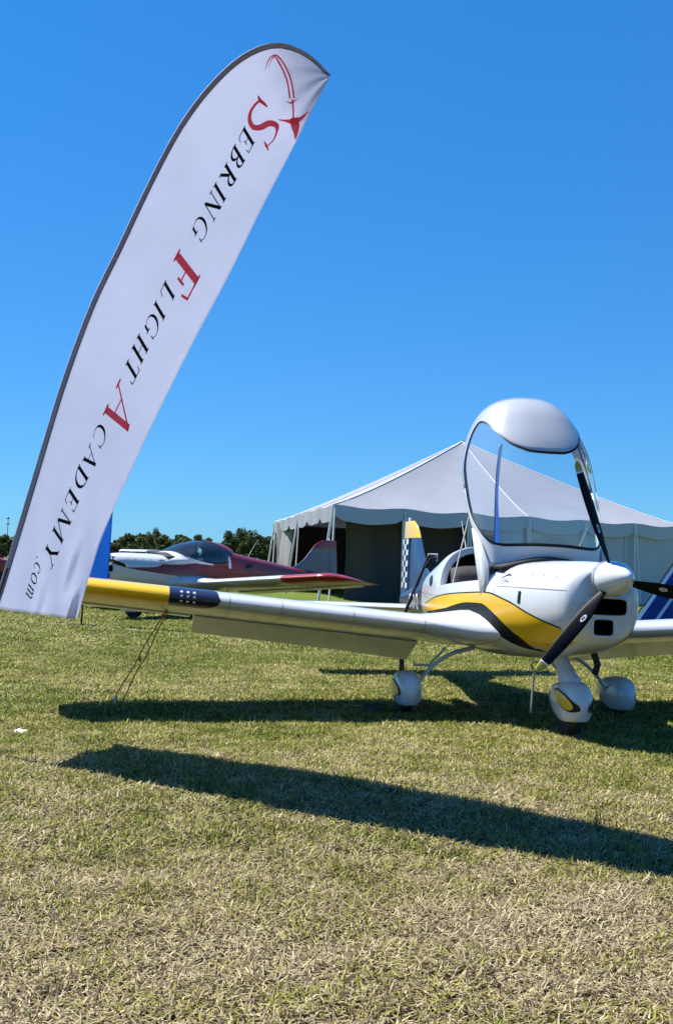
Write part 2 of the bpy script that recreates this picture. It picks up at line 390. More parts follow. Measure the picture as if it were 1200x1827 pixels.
def wing_frame(y):
    y = abs(y)
    xle = interp([.50, .56, .64, .74, .9, 1.1, 4.3, 4.5, 4.62], [1.02, .93, .76, .57, .42, .36, .32, .20, -.05], y)
    xte = interp([.5, 4.1, 4.45, 4.62], [-1.14, -.98, -.94, -.72], y)
    z = .795 + .075*(y-.6); return xle, xte, z
INC = R(8.0); STZ = .82
def wing_ring(y, side, c0=0., c1=1., defl=0., tk=1., x_ext=True):
    xle, xte, z = wing_frame(y); ch = xle-xte; out_ = []
    ref = .35 - (-1.1)                                   # keep the thickness of the plain wing on the root fillet
    tk2 = tk*(ref/ch if ch > ref else 1.)*(1+.45*max(0, min(1, (.95-y)/.35)))
    xh = .735
    for (a, b) in airfoil(c0, c1, tk2):
        u, v = a*ch, b*ch
        if defl and a >= c0:
            du, dv = u-xh*ch, v
            u = xh*ch + du*math.cos(defl) + dv*math.sin(defl); v = -du*math.sin(defl) + dv*math.cos(defl) - .02
        # incidence about the plain wing's leading edge
        px_, pz = xle-.35-u, v
        x = .35 + px_*math.cos(INC) - pz*math.sin(INC)*1.0; zz = z + px_*math.sin(INC)*(1 if px_ < 0 else .25) + pz
        out_.append((x, side*y, zz))
    return out_
def revolve_x(prof, n=24, c=(0, 0, 0)):
    return loft([[(c[0]+x, c[1]+r*math.cos(t), c[2]+r*math.sin(t)) for t in np.linspace(0, 2*math.pi, n, endpoint=False)] for x, r in prof])
def pod(x0, x1, zc, hw, hh, yc, n=20, floor=.07):
    """wheel fairing: teardrop seen from the side, open foot"""
    rings = []
    for s in np.linspace(0, 1, 15):
        x = x1 + (x0-x1)*s
        r = (math.sin(math.pi*min(1, s**.62*.98+.02)))**.62 if s < 1 else .05
        r = max(r, .06); ww, hh_ = hw*r, hh*r; zz = zc + .10*hh*(s-.4)
        rings.append([(x, yc + ww*math.copysign(abs(math.cos(t))**.62, math.cos(t)), max(zz + hh_*math.copysign(abs(math.sin(t))**.8, math.sin(t)), floor)) for t in np.linspace(0, 2*math.pi, n, endpoint=False)])
    return loft(rings)

def pod_mark(x1, ln, zc0, hw, hh, rise, yc, side, xm, zm, lu, lv, slope, k, off):
    P = []
    for kk in (.02, .4, .75, 1.):
        row = []
        for q in np.linspace(0, 2*math.pi, 24, endpoint=False):
            u = lu*k*kk*math.cos(q); v = (lv*k*kk*(1+.25*math.cos(q)))*math.sin(q); x = xm+u*.88; z = zm - slope*u + v
            sx = max((x1-x)/ln, .001); r_ = max(.06, math.sin(math.pi*min(1, sx**.62*.98+.02))**.62); zc = zc0+rise*(sx-.4)
            ss = max(-1, min(1, (z-zc)/(hh*r_))); th = math.asin(abs(ss)**1.25)
            row.append((x, yc + side*(hw*r_*math.cos(th)**.62 + .005 + off), z))
        P.append(row)
    return grid(P, close_v=True)

def aircraft(label, loc, theta, bank, paint, opened, scale=(1, 1, 1), group=None):
    root = empty('light_aircraft', loc, (-bank, 0, theta-math.pi/2)); root.scale = scale
    tag(root, label, 'aircraft', group)
    body, deck, tipc = paint['body'], paint['deck'], paint['tip']
    # --- cowling and fuselage
    cw = obj('cowling', loft([ring(x) for x in [1.935, 1.925, 1.9, 1.86, 1.8, 1.7, 1.58, 1.45, 1.3, 1.15, 1.0, .926]], True, False), paint['cowl'], root)
    fr = obj('firewall_deck', loft([ring(x) for x in (.92, .85, .78, .70)], False, False), paint['cowl'], root)
    fu = obj('fuselage', loft([ring(x) for x in np.linspace(-.58, -1.9, 16)], False, False), deck, root)
    tcn = obj('tail_cone', loft([ring(x) for x in np.linspace(-1.903, -4.25, 24)], False, True), paint['cone'], root)
    tub = grid([uring(x) for x in np.linspace(.70, -.58, 16)])
    obj('cabin_side', tub, body, root)
    inn = grid([uring(x, inset=.05) for x in np.linspace(.70, -.60, 14)])
    obj('cockpit_lining', inn, M_UPH, root)
    for s_ in (1, -1):
        k = 0 if s_ == 1 else -1
        P = [[uring(x)[k], uring(x, inset=.05)[k]] for x in np.linspace(.70, -.58, 16)]
        P = [[(a[0], a[1], a[2]+.003), (b[0], b[1], b[2]+.003)] for a, b in P]
        obj('cockpit_sill', grid(P), paint['cowl'], root)
    def half(r): return [q for q in sorted([p for p in r if p[2] > 1.10], key=lambda p: math.atan2(p[2]-1.0, p[1]))]
    def hoopring(x, ins):
        w_, zb, zm, zt, e = sec(-.585); e = etop(-.585); w_ -= ins; zt -= ins
        return [(x, w_*math.copysign(abs(math.cos(t))**(2/e), math.cos(t)), zm + (zt-zm)*abs(math.sin(t))**(2/e)) for t in np.linspace(.12, math.pi-.12, 40)]
    obj('cabin_hoop', grid([hoopring(-.60, -.004), hoopring(-.545, -.004), hoopring(-.535, .012), hoopring(-.535, .055), hoopring(-.60, .064)]), paint['cowl'], root)
    bk = ring(-1.0, inset=.05); obj('baggage_bulkhead', (bk, [tuple(range(len(bk)))]), M_MATTE, root)
    obj('baggage_wall', grid([ring(-.62, inset=.064), ring(-1.0, inset=.06)], close_v=True), M_MATTE, root)
    # instrument panel with glareshield, two seats, stick
    pn = [(.55, y, z) for (x, y, z) in ring(.62, inset=.06) if z > 1.0]
    obj('instrument_panel', (pn, [tuple(range(len(pn)))]), M_MATTE, root)
    gs = grid([[(.90-.40*a, y, interp([-.5, 0, .5], [1.33, 1.435, 1.33], y)+.01*math.sin(a*3)) for y in np.linspace(-.48, .48, 9)] for a in (0, .3, .6, 1)])
    obj('glareshield', gs, M_MATTE, root, sol=.03)
    for s_ in (1, -1):
        sb = [[(-.34-.22*a, s_*.27+yy*.22, .80+.50*a+.03*math.cos(yy*1.5)) for yy in np.linspace(-1, 1, 7)] for a in np.linspace(0, 1, 6)]
        so_ = obj('seat', grid(sb), M_UPH, root, sol=.09)
        obj('seat_cushion', box(-.32, .18, s_*.27-.22, s_*.27+.22, .70, .82), M_UPH, so_, smooth=False, bevel=.03)
    # --- spinner, propeller
    hub = Vector((2.02, 0, 1.30)); tilt = Matrix.Rotation(R(-4), 3, 'Y')
    def T(vf): return [hub + tilt @ Vector(p) for p in vf[0]], vf[1]
    spn = obj('spinner', T(revolve_x([(-.035, .126), (0, .138), (.05, .137), (.12, .126), (.19, .102), (.25, .070), (.30, .032), (.315, .006)], 32)), paint['spinner'], root)
    obj('spinner_plate', T(revolve_x([(-.045, .12), (-.045, .144), (-.02, .144), (-.02, .12)], 32)), M_METAL, spn)
    for a in (109, 229, 349):
        ca, sa = math.cos(R(a)), math.sin(R(a)); rad = np.array([0, ca, sa]); tng = np.array([0, -sa, ca]); ax = np.array([1., 0, 0])
        def bring(r):
            t = (r-.12)/.82; ch = interp([0, .12, .35, .6, .85, .97, 1], [.055, .08, .108, .100, .078, .055, .02], t); tw = R(interp([0, .3, 1], [52, 34, 14], t)); th = .16*ch if t > .12 else .30*ch
            o = []
            for q in np.linspace(0, 2*math.pi, 14, endpoint=False):
                u, v = ch*.5*math.cos(q)+.12*ch*math.sin(t*2.2), th*.5*math.sin(q)
                o.append(np.array([.055, 0, 0]) + rad*r + tng*(u*math.cos(tw)-v*math.sin(tw)) + ax*(u*math.sin(tw)+v*math.cos(tw)))
            return o
        bd = obj('propeller_blade', T(loft([bring(r) for r in np.linspace(.12, .845, 16)])), M_NAVYB, root)
        obj('blade_band', T(loft([bring(r) for r in (.846, .858)])), M_STRAP, bd)
        obj('blade_tip', T(loft([bring(r) for r in (.859, .88, .90, .92, .935, .94)])), paint['bladetip'], bd)
        # maker's oval sticker on the front face of the blade
        r0 = .40; br = bring(r0); tw = R(interp([0, .3, 1], [52, 34, 14], (r0-.12)/.82))
        cdir = tng*math.cos(tw) + ax*math.sin(tw); ndir = -tng*math.sin(tw) + ax*math.cos(tw); ctr = np.array([.055, 0, 0]) + rad*r0 + cdir*.02 + ndir*.0125
        for rr, mm in ((.72, M_POLE), (.42, M_NAVYB)):
            pts = [ctr + ndir*(.002 if rr < 1 else 0) + rad*.05*rr*math.cos(q) + cdir*.022*rr*math.sin(q) for q in np.linspace(0, 2*math.pi, 16, endpoint=False)]
            obj('blade_emblem', T((pts, [tuple(range(16))])), mm, bd)
    # --- air inlets: flat black faces painted as the ducts' shaded depth, with rounded lips
    def inlet(yc, zc, w_, h_, rnd):
        def rr(k, x):
            o = []
            for q in np.linspace(0, 2*math.pi, 28, endpoint=False):
                c, s = math.cos(q), math.sin(q); o.append((x, yc + (w_*.5+k)*math.copysign(abs(c)**.35, c), zc + (h_*.5+k)*math.copysign(abs(s)**.35, s)))
            return o
        lp = obj('air_inlet', grid([rr(.022, 1.905), rr(.016, 1.945), rr(.0, 1.952), rr(-.006, 1.94)], close_v=True), paint['cowl'], root)
        p = rr(-.004, 1.9415); obj('inlet_shade_face', (p, [tuple(range(28))]), M_VOID, lp)
    inlet(.02, 1.085, .32, .135, .02); inlet(-.01, .925, .17, .13, .02)
    obj('exhaust_pipe', tube([(1.35, .18, .70), (1.42, .19, .60), (1.38, .19, .52)], .028, 10), M_MATTE, root)
    obj('oil_cooler_slot', strip(np.linspace(1.325, 1.36, 3), lambda x: 1.07, lambda x: 1.17, -1, .004, 3), M_BLACK, root)
    for x in (.97, 1.12, 1.27, 1.42, 1.57, 1.72):
        for s_ in (1, -1):
            z = 1.305; y = side_y(x, z, .004); obj('cowl_fastener', ([(x+.008*math.cos(q), s_*y, z+.008*math.sin(q)) for q in np.linspace(0, 6.28, 9)[:-1]], [tuple(range(8))]), M_MATTE, root)
    for s_ in (1, -1):
        obj('cowl_seam', strip(np.linspace(.94, 1.88, 24), lambda x: 1.197, lambda x: 1.202, s_, .002, 2), M_SEAM, root)
        obj('panel_seam', strip(np.linspace(-1.85, -.62, 16), lambda x: 1.062, lambda x: 1.066, s_, .002, 2), M_SEAM, root)
        for x in (-1.3, .72): obj('panel_seam', strip([x, x+.006], lambda x: .64, lambda x: 1.15, s_, .002, 12), M_SEAM, root)
        for k, (xa, xb, za, zb_) in enumerate(((.97, 1.10, 1.262, 1.275), (.99, 1.05, 1.282, 1.288), (.96, 1.14, 1.226, 1.230), (1.0, 1.12, 1.213, 1.217))):
            obj('stencil_mark', strip(np.linspace(xa, xb, 5), lambda x, a=za, b=xa: a+.03*math.sin((x-b)*18), lambda x, a=zb_, b=xa: a+.03*math.sin((x-b)*18), s_, .003, 2), M_NAVY, root)
    # --- paint stripes
    for s_ in (1, -1):
        for (nm, lo, hi, x0, x1, mm) in paint['stripes']:
            lo_f = (lambda x, l=lo: interp([p[0] for p in l], [p[1] for p in l], x)); hi_f = (lambda x, l=hi: interp([p[0] for p in l], [p[1] for p in l], x))
            off = .0035 if 'outline' in nm else .005 if 'dark' in nm else .0065
            xs_all = np.linspace(x0, x1, 40)
            obj(nm, strip(xs_all, lo_f, hi_f, s_, off, 7), mm, root)
    # --- canopy
    xh, zh = .74, 1.385; ang = R(63) if opened else 0.
    SS = [0, .3, .6, 1.0, 1.35, 1.58, 1.68]
    cwid = [.525, .58, .615, .61, .545, .455, .385]; crim = [-.09, -.125, -.16, -.20, -.215, -.22, -.22]; ctop = [.04, .205, .325, .39, .345, .26, .17]
    def cpt(s, t, off=0.):
        w_, zr, zt = interp(SS, cwid, s), interp(SS, crim, s), interp(SS, ctop, s); a = t*math.pi/2; e = 2.3
        y = (w_+off)*math.copysign(abs(math.sin(a))**(2/e), math.sin(a)); z = zr + (zt+off-zr)*abs(math.cos(a))**(2/e)
        return rot(-s, y, z)
    def rot(dx, y, dz):
        return (xh + dx*math.cos(ang) + dz*math.sin(ang), y, zh - dx*math.sin(ang) + dz*math.cos(ang))
    TG = .94; SM = .85
    def s0(t):
        q = min(abs(t)/TG, 1.); return SM - (SM-.15)*(1-q**5)**(1/2.6)
    def s1(t):
        q = min(abs(t)/TG, 1.); base = interp([0, .12, .28, .45, .62, .76, 1.0], [.93, .94, 1.02, 1.21, 1.41, 1.50, 1.50], abs(t))
        return SM + (base-SM)*(1-q**7)**(1/2.6)
    tt = sorted(set(list(TG*np.sin(np.linspace(-math.pi/2, math.pi/2, 61))) + [-1, -.98, -.96, .96, .98, 1]))
    tg = [t for t in tt if abs(t) <= TG+1e-9]
    cf = obj('canopy_frame', grid([[cpt(s, t) for s in np.linspace(0, s0(t), 8)] for t in tt]), paint['cowl'], root, sol=.014)
    obj('canopy_roof', grid([[cpt(s, t) for s in np.linspace(s1(t), 1.68, 14)] for t in tt]), paint['canopy_roof'], cf, sol=.014)
    obj('canopy_glass', grid([[cpt(s, t, -.004) for s in np.linspace(s0(t), s1(t), 22)] for t in tg]), paint['glass'], cf)
    for (fn, sg) in ((s0, -1), (s1, 1)):
        P = []
        for t in tg:
            a = fn(t); q = abs(t)/TG; P.append([cpt(a+sg*(-.006), t*(1-.004), .003), cpt(a+sg*.018*(1-q**8), t*(1+.030*q**8), .003)])
        obj('canopy_trim', grid(P), M_BLACK, cf)
    for s_ in (1, -1):                                      # pointed forward skirts of the frame
        sk = [rot(*p) for p in [(-.42, s_*.592, -.135), (-.22, s_*.566, -.03), (0, s_*.535, .0), (.12, s_*.54, -.05), (.36, s_*.565, -.17), (.14, s_*.572, -.19), (-.1, s_*.58, -.18), (-.42, s_*.594, -.142)]]
        obj('canopy_skirt', (sk, [tuple(range(8))]), paint['cowl'], cf, sol=.012)
        if opened:
            obj('gas_strut', tube([(-.25, s_*.55, 1.18), rot(-.62, s_*.585, -.16)], .008, 8), M_METAL, root)
    # --- wings
    for s_ in (1, -1):
        ys = [.50, .53, .56, .60, .64, .69, .74, .82, .9, 1.0, 1.2, 1.6, 2.1, 2.6, 3.0, 3.24]
        wg = obj('wing', loft([wing_ring(y, s_, 0, .735) for y in ys]), paint['wing'], root)
        obj('wing_root_fairing', loft([wing_ring(y, s_, .735, 1.) for y in (.5, .6, .7)]), paint['wing'], wg)
        obj('wing_tip', join(loft([wing_ring(y, s_, 0, .735) for y in np.linspace(3.243, 4.25, 6)]), loft([wing_ring(y, s_, 0, 1., tk=k) for y, k in ((4.255, 1), (4.35, .95), (4.45, .85), (4.54, .66), (4.60, .42), (4.62, .2))])), tipc, wg)
        obj('aileron', loft([wing_ring(y, s_, .742, 1., R(3)) for y in (2.98, 3.5, 4.24)]), paint['flapc'], wg)
        obj('flap', loft([wing_ring(y, s_, .742, 1., R(paint['flap'])) for y in (.76, 1.6, 2.3, 2.95)]), paint['flapc'], wg)
        for ysm in (.98, 1.62, 2.26, 2.72):
            P = []
            for y in (ysm, ysm+.006):
                xle, xte, z = wing_frame(y); ch = xle-xte; row = []
                for i_, a2 in enumerate([.70, .5, .35, .22, .12, .06, .03, .012, .004, 0, .004, .012, .03, .06, .12, .22, .4, .6, .72]):
                    sg = 1 if i_ < 9 else -.72; v = interp([p[0] for p in AF], [p[1] for p in AF], a2)*sg*ch + (0 if a2 == 0 else .002*math.copysign(1, sg)); px_ = xle-.35-a2*ch + (.002 if a2 < .03 else 0)
                    row.append((.35+px_*math.cos(INC)-v*math.sin(INC), s_*y, z+px_*math.sin(INC)*(1 if px_ < 0 else .25)+v))
                P.append(row)
            obj('panel_seam', grid(P), M_SEAM, wg)
        if paint['band']:
            # navy band round the leading edge with a rounded inner end, nine white dots
            P = []
            for y in np.linspace(2.80, 3.240, 20):
                q = max(0, (2.98-y)/.18); hgt = math.sqrt(max(0, 1-q*q)); row = []
                af = airfoil(0, .735); xs_u = [p for p in af[:len(af)//2+1] if p[0] <= .3]
                seq = [(x, interp([p[0] for p in AF], [p[1] for p in AF], x)) for x in (.30, .2, .12, .07, .035, .015, .005)] + [(0, 0)] + [(x, -.72*interp([p[0] for p in AF], [p[1] for p in AF], x)) for x in (.005, .015, .035, .07, .11)]
                xle, xte, z = wing_frame(y); ch = xle-xte; m_ = 6
                for i_, (a, b) in enumerate(seq):
                    k = hgt; lim = .30 if i_ < 7 else .11; a2 = min(a, lim*k**2); b2 = interp([p[0] for p in AF], [p[1] for p in AF], a2)*(1 if i_ < 7 else -.72)
                    u, v = a2*ch, b2*ch; nx, nz = (.0035 if a2 < .04 else .0005), .0035*(1 if i_ < 7 else -1)*(0 if a2 < .003 else 1)
                    px_ = xle-.35-u+nx; row.append((.35+px_*math.cos(INC)-(v+nz)*math.sin(INC), s_*y, z+px_*math.sin(INC)*(1 if px_ < 0 else .25)+v+nz))
                P.append(row)
            bdn = obj('wing_band', grid(P), M_NAVY, wg)
            for iy in range(3):
                for iz in range(3):
                    y = 3.03 + .055*iy; a2, sg = ((.022, 1), (.001, 1), (.022, -.72))[iz]
                    xle, xte, z = wing_frame(y); ch = xle-xte; b2 = interp([p[0] for p in AF], [p[1] for p in AF], a2)*sg
                    px_ = xle-.35-a2*ch+.010; c = np.array([.35+px_*math.cos(INC)-b2*ch*math.sin(INC), s_*y, z+px_*math.sin(INC)*(1 if px_ < 0 else .25)+b2*ch + .002*sg])
                    nrm = np.array([.8, 0, .6*sg]) if iz != 1 else np.array([1., 0, 0]); nrm /= np.linalg.norm(nrm); e2 = np.array([-nrm[2], 0, nrm[0]])
                    obj('white_dot', ([c + np.array([0, 1., 0])*.013*math.cos(q) + e2*.013*math.sin(q) for q in np.linspace(0, 2*math.pi, 10, endpoint=False)], [tuple(range(10))]), M_STRAP, bdn)
    # --- tail
    for s_ in (1, -1):
        def tr_(y, tk=1.):
            t = abs(y)/1.55; xl = -3.42-.14*t; ch = .74-.16*t
            return [(xl-a*ch, s_*y, STZ+b*ch*.75*tk) for a, b in [(p[0], p[1]) for p in AF]] + [(xl-a*ch, s_*y, STZ-b*ch*.75*tk) for a, b in [(p[0], p[1]) for p in reversed(AF) if p[0] > 0]]
        st = obj('tailplane', loft([tr_(y, k) for y, k in ((.02, 1), (.6, 1), (1.2, .95), (1.5, .8), (1.55, .3))]), paint['tail_stab'], root)
    def fin_ring(z, x0, x1, th):
        n = 9; xs = [x0 + (x1-x0)*(.5-.5*math.cos(math.pi*i/(n-1))) for i in range(n)]
        up = [(x, th*math.sqrt(max(0, (x0-x)/(x0-x1)))*(1-((x0-x)/(x0-x1)))*1.6+.004, z) for x in xs]
        return up + [(x, -y, z) for x, y, z in reversed(up)]
    def fle(z): return interp([.90, 1.05, 1.18, 1.30, 1.5, 1.7, 1.84, 1.92], [-2.2, -2.35, -2.75, -3.02, -3.24, -3.41, -3.55, -3.74], z)
    def fte(z): return -4.22 + .06*(z-1.0)
    zsf = [.90, 1.0, 1.1, 1.2, 1.3, 1.4, 1.5, 1.6, 1.695]
    fin = obj('fin', loft([fin_ring(z, fle(z), -3.88, .05) for z in zsf]), paint['fin'], root)
    rud = obj('rudder', loft([fin_ring(z, -3.89, fte(z), .034) for z in zsf]), paint['rudder'], root)
    obj('fin_tip', loft([fin_ring(z, fle(z), fte(z), k) for z, k in ((1.70, .05), (1.78, .048), (1.85, .042), (1.90, .03), (1.92, .014))]), paint['fin_tip'], root)
    obj('tail_beacon', tube([(-3.95, 0, 1.915), (-3.95, 0, 1.95), (-3.95, 0, 1.965)], [.02, .02, .01], 8), M_STRAP, root)
    if paint.get('check'):
        for s_ in (1, -1):
            for i_ in range(9):
                for j_ in range(3):
                    if (i_+j_) % 2: continue
                    z0 = 1.06+.07*i_; xx = -3.84-.118*j_; yy = [.040, .036, .029, .017]
                    obj('check_square', ([(xx, s_*yy[j_], z0), (xx-.118, s_*yy[j_+1], z0), (xx-.118, s_*yy[j_+1], z0+.07), (xx, s_*yy[j_], z0+.07)], [(0, 1, 2, 3)]), M_WHITE, rud, smooth=False)
    if paint.get('check'):
        for s_ in (1, -1):
            for (xc, zc, rx, rz) in ((-3.05, .93, .11, .085), (-2.72, .93, .11, .09), (-2.36, .94, .11, .095)):
                P = []
                for q in np.linspace(0, 2*math.pi, 20):
                    row = []
                    for k in (1., .72):
                        x, z = xc+rx*k*math.cos(q), zc+rz*k*math.sin(q); row.append((x, s_*side_y(x, z, .004), z))
                    P.append(row)
                obj('registration_mark', grid(P), M_STRAP, tcn)
    # --- landing gear
    for s_ in (1, -1):
        lg = [np.array(p) for p in crom([(-.02, s_*.40, .60), (-.01, s_*.62, .535), (0, s_*.80, .41), (0, s_*.93, .25), (0, s_*.97, .20)], 5)]
        rings = []
        for i_, p in enumerate(lg):
            d = lg[min(i_+1, len(lg)-1)]-lg[max(i_-1, 0)]; d /= np.linalg.norm(d); a = np.array([1., 0, 0]); b = np.cross(d, a); k = 1-.45*i_/(len(lg)-1)
            rings.append([p + a*.055*k*math.cos(q) + b*.019*k*math.sin(q) for q in np.linspace(0, 2*math.pi, 12, endpoint=False)])
        leg = obj('main_gear_leg', loft(rings), M_GEAR, root)
        obj('wheel_fairing', pod(-.42, .30, .215, .115, .165, s_*1.04), paint['pant'], leg)
        obj('tyre', [(lambda vf: ([(p[1], s_*1.04+p[0], p[2]) for p in vf[0]], vf[1]))(revolve_x([(-.055, .10), (-.06, .15), (-.04, .168), (0, .172), (.04, .168), (.06, .15), (.055, .10)], 24, (0, 0, .170)))][0], M_TYRE, leg)
        if paint['pantmark']:
            for nm, k, off, mm in (('fairing_mark_outline', 1.18, .0, M_BLACK), ('fairing_mark', 1.0, .004, M_YELLOW)):
                obj(nm, pod_mark(.30, .72, .215, .115, .165, .0165, s_*1.04, s_, .06, .235, .15, .042, .25, k, off), mm, leg)
        # boarding step
        obj('boarding_step', tube([(-.55, s_*.50, .56), (-.56, s_*.66, .38), (-.56, s_*.82, .38)], .013, 8), M_STRAP, root)
    nl = []
    for i_, (p, a, b) in enumerate([((1.02, 0, .74), .075, .055), ((1.12, 0, .60), .08, .058), ((1.24, 0, .51), .095, .07), ((1.31, 0, .45), .13, .085), ((1.34, 0, .38), .13, .085)]):
        nl.append([np.array(p) + np.array([a*math.cos(q), b*math.sin(q), .25*a*math.cos(q)]) for q in np.linspace(0, 2*math.pi, 18, endpoint=False)])
    ng = obj('nose_gear_leg', loft(nl), paint['pant'], root)
    obj('wheel_fairing', pod(.92, 1.62, .285, .128, .178, 0, floor=.135), paint['pant'], ng)
    obj('tyre', (lambda vf: ([(p[1]+1.33, p[0], p[2]) for p in vf[0]], vf[1]))(revolve_x([(-.055, .10), (-.06, .15), (-.04, .168), (0, .172), (.04, .168), (.06, .15), (.055, .10)], 24, (0, 0, .170))), M_TYRE, ng)
    if paint['pantmark']:
        for s_ in (1, -1):
            for nm, k, off, mm in (('fairing_mark_outline', 1.2, .0, M_BLACK), ('fairing_mark', 1.0, .004, M_YELLOW)):
                obj(nm, pod_mark(1.62, .70, .285, .128, .178, .0178, 0, s_, 1.45, .315, .165, .05, .30, k, off), mm, ng)
    # rear quarter window, belly fairing, whip antenna
    for s_ in (1, -1):
        pts = [(-1.12+.13*math.cos(q), s_*side_y(-1.12+.13*math.cos(q), 1.20+.055*math.sin(q)-.1*.13*math.cos(q), .004), 1.20+.055*math.sin(q)-.1*.13*math.cos(q)) for q in np.linspace(0, 2*math.pi, 18, endpoint=False)]
        obj('quarter_window', (pts, [tuple(range(18))]), M_BLACK, root)
    obj('whip_antenna', tube([(-1.5, 0, 1.40), (-1.62, 0, 1.62), (-1.78, 0, 1.86)], [.006, .004, .002], 6), M_STRAP, root)
    return root

M_NAVYB = mat('propeller_black', (.003, .003, .005), .5, spec=.12)
M_TIPY = mat('propeller_tip_yellow', (.42, .34, .03), .4)
M_ROOFW = mat('canopy_roof_paint', (.40, .41, .44), .22, coat=.9)
YT = [(-1.45, .945), (-.4, 1.07), (.3, 1.115), (.8, 1.135), (1.2, 1.075), (1.45, 1.0), (1.8, .90)]
YL = [(-1.45, .88), (-1.1, .89), (-.3, .95), (.4, 1.035), (.7, 1.04), (.88, 1.0), (1.05, .93), (1.25, .80), (1.36, .695), (1.5, .705), (1.8, .79)]
yellow_paint = dict(body=M_WHITE, deck=M_WHITE, cowl=M_WHITE, spinner=M_WHITE, tip=M_YELLOW, wing=M_WHITE2, flapc=M_WHITE2, flap=27, band=True, pant=M_WHITE, pantmark=True,
    cone=M_NAVY, glass=M_GLASS, canopy_roof=M_ROOFW, bladetip=M_TIPY, tail_stab=M_WHITE, fin=M_BLUE, rudder=M_BLUE, fin_tip=M_YELLOW, check=True,
    stripes=[
        ('stripe_outline', [(p[0], p[1]-.012) for p in YT], [(p[0], p[1]+.008) for p in YT], -1.45, 1.80, M_BLACK),
        ('yellow_stripe', YL, [(p[0], p[1]-.004) for p in YT], -1.45, 1.80, M_YELLOW),
        ('dark_stripe', [(-1.2, .86), (-.3, .90), (.3, .93), (.6, .91), (.85, .84), (1.0, .77), (1.15, .70), (1.34, .672)], [(p[0], p[1]+.004) for p in YL], -1.2, 1.34, M_BLACK)])
A1 = aircraft('white and yellow light aircraft with raised clear canopy, parked before the tent', (1.693, 10.567, 0), .197, .017, yellow_paint, True)

M_REDT = mat('dark_red_gloss', (.16, .006, .008), .3, coat=.15)
M_MAROON = mat('maroon_flash_paint', (.05, .008, .012), .25, coat=.6)  # darker livery colour of the flash along the red fuselage
M_GREYW = mat('grey_white_paint', (.58, .62, .68), .3, coat=.4)
M_GREYF = mat('shaded_fin_grey', (.13, .14, .18), .4, coat=.15)  # grey-white fin turned from the sun; shade put into the base colour
red_paint = dict(body=M_REDT, deck=M_REDT, cowl=M_WHITE, spinner=M_WHITE, tip=M_RED, wing=M_WHITE2, flapc=M_WHITE2, flap=4, band=False, pant=M_GREYW, pantmark=False,
    cone=M_REDT, glass=M_TINT, canopy_roof=M_REDT, bladetip=M_TIPY, tail_stab=M_REDT, fin=M_GREYF, rudder=M_GREYF, fin_tip=M_RED, check=False,
    stripes=[('red_flash', [(-.6, .86), (.4, .93), (1.2, 1.03), (1.75, 1.10)], [(-.6, 1.10), (.4, 1.20), (.75, 1.30), (.95, 1.26), (1.2, 1.14), (1.75, 1.115)], -.6, 1.75, M_REDT),
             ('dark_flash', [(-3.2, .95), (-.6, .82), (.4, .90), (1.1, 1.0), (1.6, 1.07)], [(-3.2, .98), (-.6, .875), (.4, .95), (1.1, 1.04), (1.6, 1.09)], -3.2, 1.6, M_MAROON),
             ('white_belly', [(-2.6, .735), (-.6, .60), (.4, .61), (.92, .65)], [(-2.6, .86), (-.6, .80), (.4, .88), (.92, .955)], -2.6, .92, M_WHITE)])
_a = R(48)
A2 = aircraft('dark red and white light aircraft with closed tinted canopy, parked beside the tent', (-3.33, 26.0, 0), math.atan2(-math.cos(_a), math.sin(_a)), 0., red_paint, False, (1.2, 1.02, 1.0))

